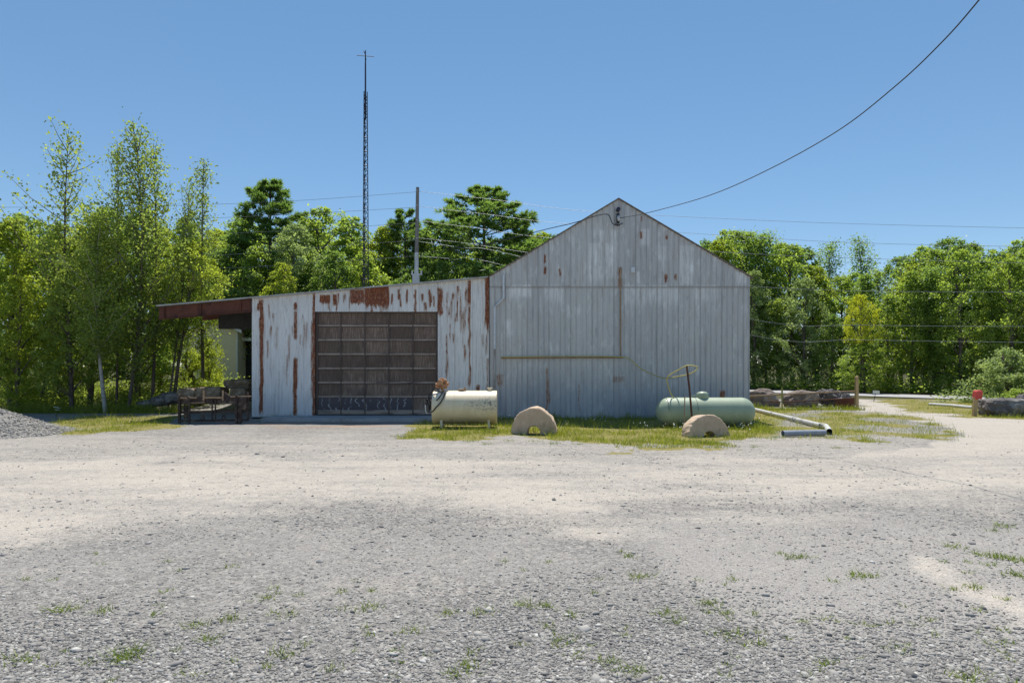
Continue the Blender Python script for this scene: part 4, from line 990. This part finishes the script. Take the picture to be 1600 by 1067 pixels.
T_('high', 0, 270, 27.5, Hof(375, 27.5), 'small tree on a dark trunk leaning beside the carport beam', 'leaf_lime', 'leaning_tree', wide=.8, tilt=R(7))
gl = 'leafy trees in the thicket at the left'
for i, (q, d, yt, k, v, lf, lb) in enumerate((
    (-40, 26, 345, 'aspen', 1, 'leaf_lime', 'green tree at the very left edge behind the gravel pile'),
    (18, 27, 338, 'broad', 1, 'leaf_lime', 'broad green tree above the gravel pile'),
    (62, 28.5, 385, 'aspen', 2, 'leaf_maple', 'lower green tree between the gravel pile and the leftmost tall aspen'),
    (92, 29, 350, 'broad', 3, 'leaf_aspen', 'bushy green tree at the foot of the leftmost tall aspen'),
    (140, 27.6, 352, 'broad', 1, 'leaf_lime', 'bushy tree below the tall aspens, left of the white trunk'),
    (215, 28.6, 330, 'broad', 0, 'leaf_deep', 'full dark green tree below the tallest aspen'),
    (250, 31, 368, 'broad', 3, 'leaf_lime', 'rounded tree left of the carport beam end'),
    (335, 50, 372, 'broad', 2, 'leaf_lime', 'yellow green tree directly above the carport beam'),
    (378, 49, 350, 'broad', 0, 'leaf_maple', 'leafy tree above the lean-to corner, left of the pine'),
    (40, 33, 355, 'broad', 2, 'leaf_deep', 'darker tree deep in the thicket above the gravel pile'),
    (165, 34, 340, 'broad', 0, 'leaf_maple', 'tree deep in the thicket behind the white trunk'),
    (290, 49, 352, 'broad', 1, 'leaf_maple', 'tree deep in the thicket behind the leaning trunk'),
    (28, 25.7, 425, 'broad', 3, 'leaf_lime', 'low sunlit bushy tree right behind the gravel pile'),
    (112, 25.9, 408, 'broad', 1, 'leaf_aspen', 'low bushy tree left of the white trunk, in front of the tall aspens'),
    (-90, 29, 330, 'broad', 2, 'leaf_aspen', 'large green tree cut off by the left edge of the photo'))):
    T_(k, v, q, d, Hof(yt, d), lb, lf, 'leafy_tree', group=gl, wide=1.15 if k == 'aspen' else .95)
# --- centre, behind the lean-to
T_('pine', 0, 421, 46, Hof(305, 46), 'dark pine with ragged top left of the radio tower', 'leaf_pine', 'pine_tree', wide=1.25)
T_('pine', 1, 632, 47, Hof(330, 47), 'narrow dark pine just left of the utility pole', 'leaf_pine', 'pine_tree', wide=.95)
T_('pine', 2, 757, 46, Hof(303, 46), 'largest pine with tiered branches right of the utility pole', 'leaf_pine', 'pine_tree', wide=1.5)
T_('pine', 1, 812, 49, Hof(352, 49), 'lower pine between the largest pine and the barn roof', 'leaf_pine', 'pine_tree', wide=1.0)
gcn = 'leafy trees behind the lean-to'
for (q, d, yt, v, lf, lb, wd) in (
    (462, 42, 362, 0, 'leaf_pale', 'greyish pale green tree in front of the left pine', 1.0), (440, 38, 425, 3, 'leaf_lime', 'bright yellow green tree just above the lean-to roof left of the tower', .9),
    (505, 46, 340, 2, 'leaf_maple', 'rounded green tree midway between the left pine and the tower', 1.0), (545, 48, 352, 1, 'leaf_maple', 'green tree immediately left of the radio tower', 1.0),
    (598, 46, 355, 1, 'leaf_lime', 'lighter green tree immediately right of the radio tower', .95), (520, 41, 405, 3, 'leaf_deep', 'lower darker tree left of the radio tower above the roofline', 1.1),
    (570, 42, 400, 0, 'leaf_maple', 'lower tree directly behind the radio tower', 1.0), (680, 48, 342, 0, 'leaf_deep', 'green tree immediately right of the utility pole', 1.0),
    (715, 50, 350, 2, 'leaf_maple', 'green tree between the utility pole and the largest pine', .9), (690, 42, 405, 1, 'leaf_deep', 'lower tree above the lean-to roof right of the utility pole', 1.0),
    (795, 45, 385, 0, 'leaf_maple', 'leafy tree in front of the largest pine at the barn roof', 1.0), (845, 48, 362, 2, 'leaf_lime', 'bright green tree peeking over the left slope of the barn roof', .9),
    (480, 50, 352, 3, 'leaf_maple', 'tree behind the pale tree near the left pine', 1.1), (640, 43, 415, 3, 'leaf_deep', 'low dark tree behind the base of the utility pole', 1.1), (400, 42, 400, 1, 'leaf_maple', 'low leafy tree below the left pine', 1.1), (880, 50, 385, 0, 'leaf_maple', 'treetop almost hidden behind the barn gable slope', .9)):
    T_('broad', v, q, d, Hof(yt, d), lb, lf, 'leafy_tree', group=gcn, wide=wd)
# --- right forest along the highway
def roadd(px):                                           # distance of the far road edge on this line of sight
    for i in range(len(rd)-1):
        (x0, y0), (x1, y1) = rd[i], rd[i+1]; k = (px-800)/F
        den = (x1-x0)-k*(y1-y0)
        t = (k*y0-x0)/den
        if -.001 <= t <= 1.001: return y0+t*(y1-y0)
    return 34. if px > 1500 else 56.
skx = [1040, 1080, 1110, 1150, 1200, 1250, 1283, 1300, 1370, 1400, 1440, 1490, 1530, 1560, 1600, 1700, 1800]
sky_ = [372, 370, 362, 353, 360, 376, 400, 426, 415, 392, 384, 366, 370, 386, 368, 366, 372]
grf = 'forest trees across the highway'
front = [(1120, 0, 'leaf_deep', 'dark tree against the right corner of the barn', 60), (1178, 3, 'leaf_pale', 'pale grey green tree touching the barn right corner', 62), (1215, 1, 'leaf_maple', 'green tree a little right of the barn corner, pale leaves catching sun', 100),
    (1256, 2, 'leaf_pale', 'silvery tree left of the yellow tree', 52), (1300, 0, 'leaf_deep', 'dark tree just left of the yellow tree', 62), (1388, 3, 'leaf_maple', 'green tree immediately right of the yellow tree', 55),
    (1425, 1, 'leaf_maple', 'green tree above the small white sign and right of it', 34), (1462, 0, 'leaf_deep', 'dark green tree in the middle of the right forest front', 40), (1500, 2, 'leaf_maple', 'tall green tree left of the red capped post', 22),
    (1540, 1, 'leaf_deep', 'green tree rising behind the red capped post', 45), (1580, 0, 'leaf_maple', 'green tree rising behind the pale roadside bush', 20), (1625, 3, 'leaf_deep', 'green tree at the right edge of the photo', 18), (1680, 2, 'leaf_maple', 'forest tree beyond the right edge', 10)]
for (q, v, lf, lb, low) in front:
    d = roadd(q)+2.6+random.random()*1.2
    T_('aspen' if q in (1462, 1540, 1625, 1215) else 'broad', v, q, d, Hof(np.interp(q, skx, sky_)+low, d), lb, lf, 'leafy_tree', group=grf, wide=1.7 if q in (1462, 1540, 1625, 1215) else .9)
d = roadd(1345)+1.4; T_('high', 0, 1345, d, Hof(458, d), 'yellow leaved tree standing out in the right forest', 'leaf_yellow', 'yellow_tree', wide=.72)
d = roadd(1345)+.7; T_('broad', 2, 1350, d, Hof(535, d), 'low green tree growing in front of the yellow tree', 'leaf_maple', 'leafy_tree', group=grf, wide=2.0)
d = roadd(1300)+12
for q, yt, lb in ((1302, 376, 'slim distant tree in the gap of the treeline, left one of the pair'), (1345, 372, 'wider distant tree in the gap of the treeline above the yellow tree')): T_('aspen', 1 if q < 1320 else 2, q, d+10, Hof(yt, d+10), lb, 'leaf_deep', 'leafy_tree', group=grf, wide=1.5)
for k_, lf_, off, n0 in ((0, 'leaf_maple', 6.5, 0), (1, 'leaf_deep', 10.5, 1)):
    for j, q in enumerate(range(1085+k_*18, 1720, 38)):
        if 1283 < q < 1312 and k_ == 1: continue
        d = roadd(q)+off+random.random()*1.5
        yt = np.interp(q, skx, sky_)+(random.random()*26 if k_ == 0 else random.random()*10)
        lf = ('leaf_maple', 'leaf_lime', 'leaf_maple', 'leaf_deep')[j % 4] if k_ == 0 else ('leaf_deep', 'leaf_maple')[j % 2]
        T_('aspen' if (j+k_) % 5 == 3 else 'broad', j, q, d, Hof(yt, d), ('sunlit green treetop in the middle rows of the right forest', 'tree in the rearmost row of the right forest, only its top showing')[k_], lf, 'forest_tree', 'tree', ('middle rows of the right forest', 'rear row of the right forest')[k_], wide=1.0 if (j+k_) % 5 != 3 else 1.6)
# back row on the left and centre
for j, q in enumerate(range(-120, 900, 52)):
    d = 54+random.random()*4
    yt = np.interp(q, [-100, 0, 60, 380, 480, 560, 600, 700, 850, 950], [345, 352, 372, 372, 362, 376, 372, 360, 385, 400])+random.random()*10
    T_('broad', j, q, d, Hof(yt, d), 'tree in the rearmost row behind the left thicket and lean-to, mostly hidden', ('leaf_maple', 'leaf_deep', 'leaf_maple')[j % 3], 'forest_tree', 'tree', 'rear row of trees behind the lean-to', wide=1.15)
# shrubs
T_('bush', 0, 1578, 31.5, Hof(543, 31.5), 'large pale green roadside bush behind the dark boulders', 'leaf_pale', 'bush', 'bush', wide=1.25, z=0)
T_('bush', 0, 1625, 30.5, Hof(552, 30.5), 'pale bush running off the right edge of the photo', 'leaf_pale', 'bush', 'bush', wide=1.2, z=0)
T_('bush', 1, 1588, 27.5, Hof(598, 27.5), 'small bright green bush in front of the pale bush', 'leaf_maple', 'bush', 'bush', wide=1.9, z=0)
T_('bush', 0, 326, 30.5, Hof(540, 30.5), 'sunlit yellow green shrub in front of the cream cottage', 'leaf_lime', 'shrub', 'shrub', wide=.5)
T_('bush', 1, 300, 31, Hof(545, 31), 'sunlit shrub beside the leaning trunk, left of the cottage shrub', 'leaf_lime', 'shrub', 'shrub', wide=.85)
T_('bush', 1, 312, 28.6, Hof(585, 28.6), 'low lime green shrub on the bank above the stone blocks', 'leaf_lime', 'shrub', 'shrub', wide=1.5)

# undergrowth along the forest edges (a mass nobody could count)
def mass(name, pts, sizes, leaf, m, label, per=60):
    C = []; T = []
    for (x, y), s in zip(pts, sizes):
        n = per; q = rng.normal(size=(n, 3))*np.array([.42, .42, .34])*s
        q[:, 2] = np.abs(q[:, 2]); C.append(np.array([x, y, gz(x, y)])+q+np.array([0, 0, .1*s])); T.append(np.clip(.45+rng.normal()*.18+rng.normal(size=n)*.15, 0, 1))
    return tag(link(name, leaf_mesh(name, np.concatenate(C), leaf, np.concatenate(T)), m), label, kind='stuff')
pts = []; sz = []
for q in np.linspace(1060, 1760, 190):
    d = roadd(q)+1.0+rng.random()*3.2; pts.append((P(q, 0, d)[0], d)); sz.append(.8+1.9*rng.random()*(.4+.2*(d-roadd(q))))
mass('undergrowth', pts, sz, .15, M['leaf_maple'], 'dense green undergrowth at the foot of the forest across the highway', 120)
pts = []; sz = []
for k in range(330):
    q = rng.random()*470-110; d = 26.2+rng.random()*6
    if q > 272 and d < 28.5: continue
    pts.append((P(q, 0, d)[0], d)); sz.append(.5+.9*rng.random())
mass('thicket_undergrowth', pts, sz, .10, M['leaf_aspen'], 'weedy undergrowth beneath the aspens at the left', 80)

# grass and weeds
def blades(name, XY, h, w_, m, label, lean=.5):
    n = len(XY); Zb = relief(XY[:, 0], XY[:, 1])-.01
    a = rng.random(n)*6.283; dx = np.cos(a)*w_; dy = np.sin(a)*w_
    lx = rng.normal(size=n)*h*lean; ly = rng.normal(size=n)*h*lean
    V = np.stack([np.stack([XY[:, 0]-dx, XY[:, 1]-dy, Zb], -1), np.stack([XY[:, 0]+dx, XY[:, 1]+dy, Zb], -1), np.stack([XY[:, 0]+lx, XY[:, 1]+ly, Zb+h], -1)], 1).reshape(-1, 3)
    t = np.clip(.25+.6*fbm(XY[:, 0]*1.1, XY[:, 1]*1.1, 91)+rng.normal(size=n)*.15, 0, 1)
    return tag(link(name, np_mesh(name, V, np.arange(n*3).reshape(n, 3), None, dict(tint=t)), m), label, kind='stuff')
n = 330000
pyv = 620+rng.random(n)*80; pxv = rng.random(n)*1750-20
D = F*CZ/(pyv-HY); XY = np.stack([(pxv-800)/F*D, D], -1)
jt = XY*(1+rng.normal(size=XY.shape)*.012)
g_ = masks(jt[:, 0], jt[:, 1])['grass']
dens = (.25+.75*sstep(.35, .6, fbm(XY[:, 0]*1.7, XY[:, 1]*1.7, 95)))
near_hole = ((np.abs(XY[:, 0]-.62) < .3) & (np.abs(XY[:, 1]-17.1) < .45)) | ((np.abs(XY[:, 0]-5.1) < .3) & (np.abs(XY[:, 1]-16.4) < .45))
ok = (rng.random(n) < g_*dens*.85) & ~(near_hole & (rng.random(n) < .85)) & ~((XY[:, 1] > 22.3) & (XY[:, 0] > -9.2) & (XY[:, 0] < 8.4))
XY = XY[ok]
hh = (.02+.075*rng.random(len(XY))+.15*(rng.random(len(XY)) < .05))*(.35+1.3*sstep(.3, .7, fbm(XY[:, 0]*1.6, XY[:, 1]*1.6, 97)))
blades('grass', XY, hh, .007, M['grass'], 'patchy yellow green grass around the tanks, beside the driveway and left of the frame')
# tall grass along the wall foot, gate and thicket edge
seg = [((-2.3, 22.25), (8.2, 22.3), 2600, .22), ((9.6, 27.2), (14.8, 26.9), 1500, .26), ((-20, 25.6), (-13.3, 25.4), 5200, .34), ((-8.8, 22.3), (-7.2, 22.3), 160, .2), ((5.0, 18.9), (7.6, 18.9), 900, .16), ((-3.0, 21.3), (-2.0, 22.0), 420, .2), ((4.55, 16.5), (4.75, 16.8), 90, .12), ((5.75, 16.6), (6.2, 16.8), 120, .12), ((-.1, 17.2), (.1, 17.6), 90, .12), ((1.15, 17.2), (1.4, 17.6), 90, .12), ((17.2, 23.3), (20, 23.0), 500, .18)]
q = []; hq = []
for a, b, n, h in seg:
    t = rng.random(n); q.append(np.stack([a[0]+(b[0]-a[0])*t+rng.normal(size=n)*.08, a[1]+(b[1]-a[1])*t+rng.normal(size=n)*.22], -1)); hq.append(h*(.3+.9*rng.random(n))*(.4+1.1*vnoise(q[-1][:, 0]*2.2, q[-1][:, 1]*.5, 12)))
blades('tall_grass', np.concatenate(q), np.concatenate(hq), .009, M['grass'], 'taller grass along the barn foot, the gate and the thicket edge', .3)
# weed tufts in the gravel
q = []; hq = []
tufts = [(95, 955, 1.2), (160, 955, .8), (190, 1030, 2.2), (205, 1022, 1.6), (35, 1032, 1), (440, 1020, 1.2), (310, 975, .8), (355, 968, 1), (325, 998, .9), (450, 960, .8), (575, 950, 1), (415, 935, .6), (700, 955, .8), (755, 955, .9), (820, 945, .9), (850, 948, .9), (1000, 903, 1.1), (985, 870, .6), (1040, 960, .9), (1110, 945, 1), (1120, 958, 1), (1145, 998, 1), (1185, 1010, .8), (1240, 872, .9), (1255, 871, .7), (1340, 901, 1.2), (1355, 899, 1), (1220, 866, .5), (1490, 856, 1), (1565, 822, 1), (1555, 830, .6), (1560, 872, 1.5), (1585, 876, 1.8), (1590, 902, 2), (1530, 868, 1), (1545, 885, .7), (1520, 920, .8), (985, 1050, 1.2), (945, 1035, 1), (1510, 1060, 1.5), (880, 1000, 1), (1060, 975, .8), (710, 1050, 1), (730, 1040, .9), (535, 925, .6), (890, 960, .6), (1290, 1040, .8), (640, 985, .8),
    (735, 690, 1.2), (760, 694, 1), (795, 689, 1), (835, 690, .9), (863, 693, 1.2), (700, 686, 1), (905, 694, 1), (990, 688, 1.6), (1000, 690, 1.5), (1035, 692, 1.2), (1060, 694, 1.2), (1080, 691, 1), (1110, 693, 1), (1125, 692, 1), (1180, 698, .7), (1215, 684, 1.4), (620, 681, 1), (1310, 700, .8)]
for k in range(110):
    tufts.append((rng.random()*1700-50, 850+rng.random()**.7*215, .12+.35*rng.random()**2))
for (a, b, s) in tufts:
    s = min(s, 1.5)*.8
    x, y = G(a, b); n = int(55*s+6); far = 1+.09*max(0, y-6)
    q.append(np.array([x, y])+rng.normal(size=(n, 2))*np.array([.055, .045])*(s**.6)*far); hq.append((.02+.05*rng.random(n))*(.6+.3*s)*(1+.04*y))
M['weed'] = leaf_mat('weed_blades', (.10, .17, .03), (.26, .31, .07), .4, (1.3, 1.3, .6), .02)
blades('weeds', np.concatenate(q), np.concatenate(hq), .005, M['weed'], 'small weed tufts sprouting from the gravel yard', .9)
# white flower heads: one tall weed by the track, specks near the tanks
fl = empty('flowering_weed', (*G(88, 652), 0)); tag(fl, 'tall weed with flat white flower heads beside the shaded track', 'plant')
fm = MB(); hm = MB()
for dx_, dz_ in ((-.02, .36), (.1, .33), (.04, .26)):
    fm.tube([(0, 0, -.02), (dx_*.6, 0, dz_*.6), (dx_, 0, dz_)], .006, 4)
    for k in range(14):
        a = k*2.4; r = .055*math.sqrt(k/14); c = (dx_+r*math.cos(a), r*math.sin(a), dz_+.01); hm.box((c[0]-.012, c[1]-.012, c[2]-.004), (c[0]+.012, c[1]+.012, c[2]+.006))
fm.build('stem', M['weed'], fl); hm.build('flower_head', M['white'], fl)

V = []; Fs = []
for (a, b, sx, n) in ((1072, 672, 40, 26), (1160, 668, 16, 22), (790, 655, 22, 16), (900, 662, 40, 14), (1300, 640, 40, 20), (1000, 668, 40, 10)):
    for k in range(n):
        x, y = G(a+random.gauss(0, sx), b+random.gauss(0, 4)); z = .08+.16*random.random(); r = .012+.014*random.random(); o_ = len(V)
        if y > 22.2 and x < 8.4: continue
        V += [(x, y, z+r), (x+r, y, z), (x, y-r, z), (x-r, y, z), (x, y+r, z), (x, y, z-r*.6)]
        Fs += [(o_, o_+2, o_+1), (o_, o_+3, o_+2), (o_, o_+4, o_+3), (o_, o_+1, o_+4), (o_+5, o_+1, o_+2), (o_+5, o_+2, o_+3), (o_+5, o_+3, o_+4), (o_+5, o_+4, o_+1)]
tag(link('wildflowers', np_mesh('wildflowers', V, Fs), M['white']), 'tiny white wildflower heads sprinkled in the grass around the tanks', kind='stuff')
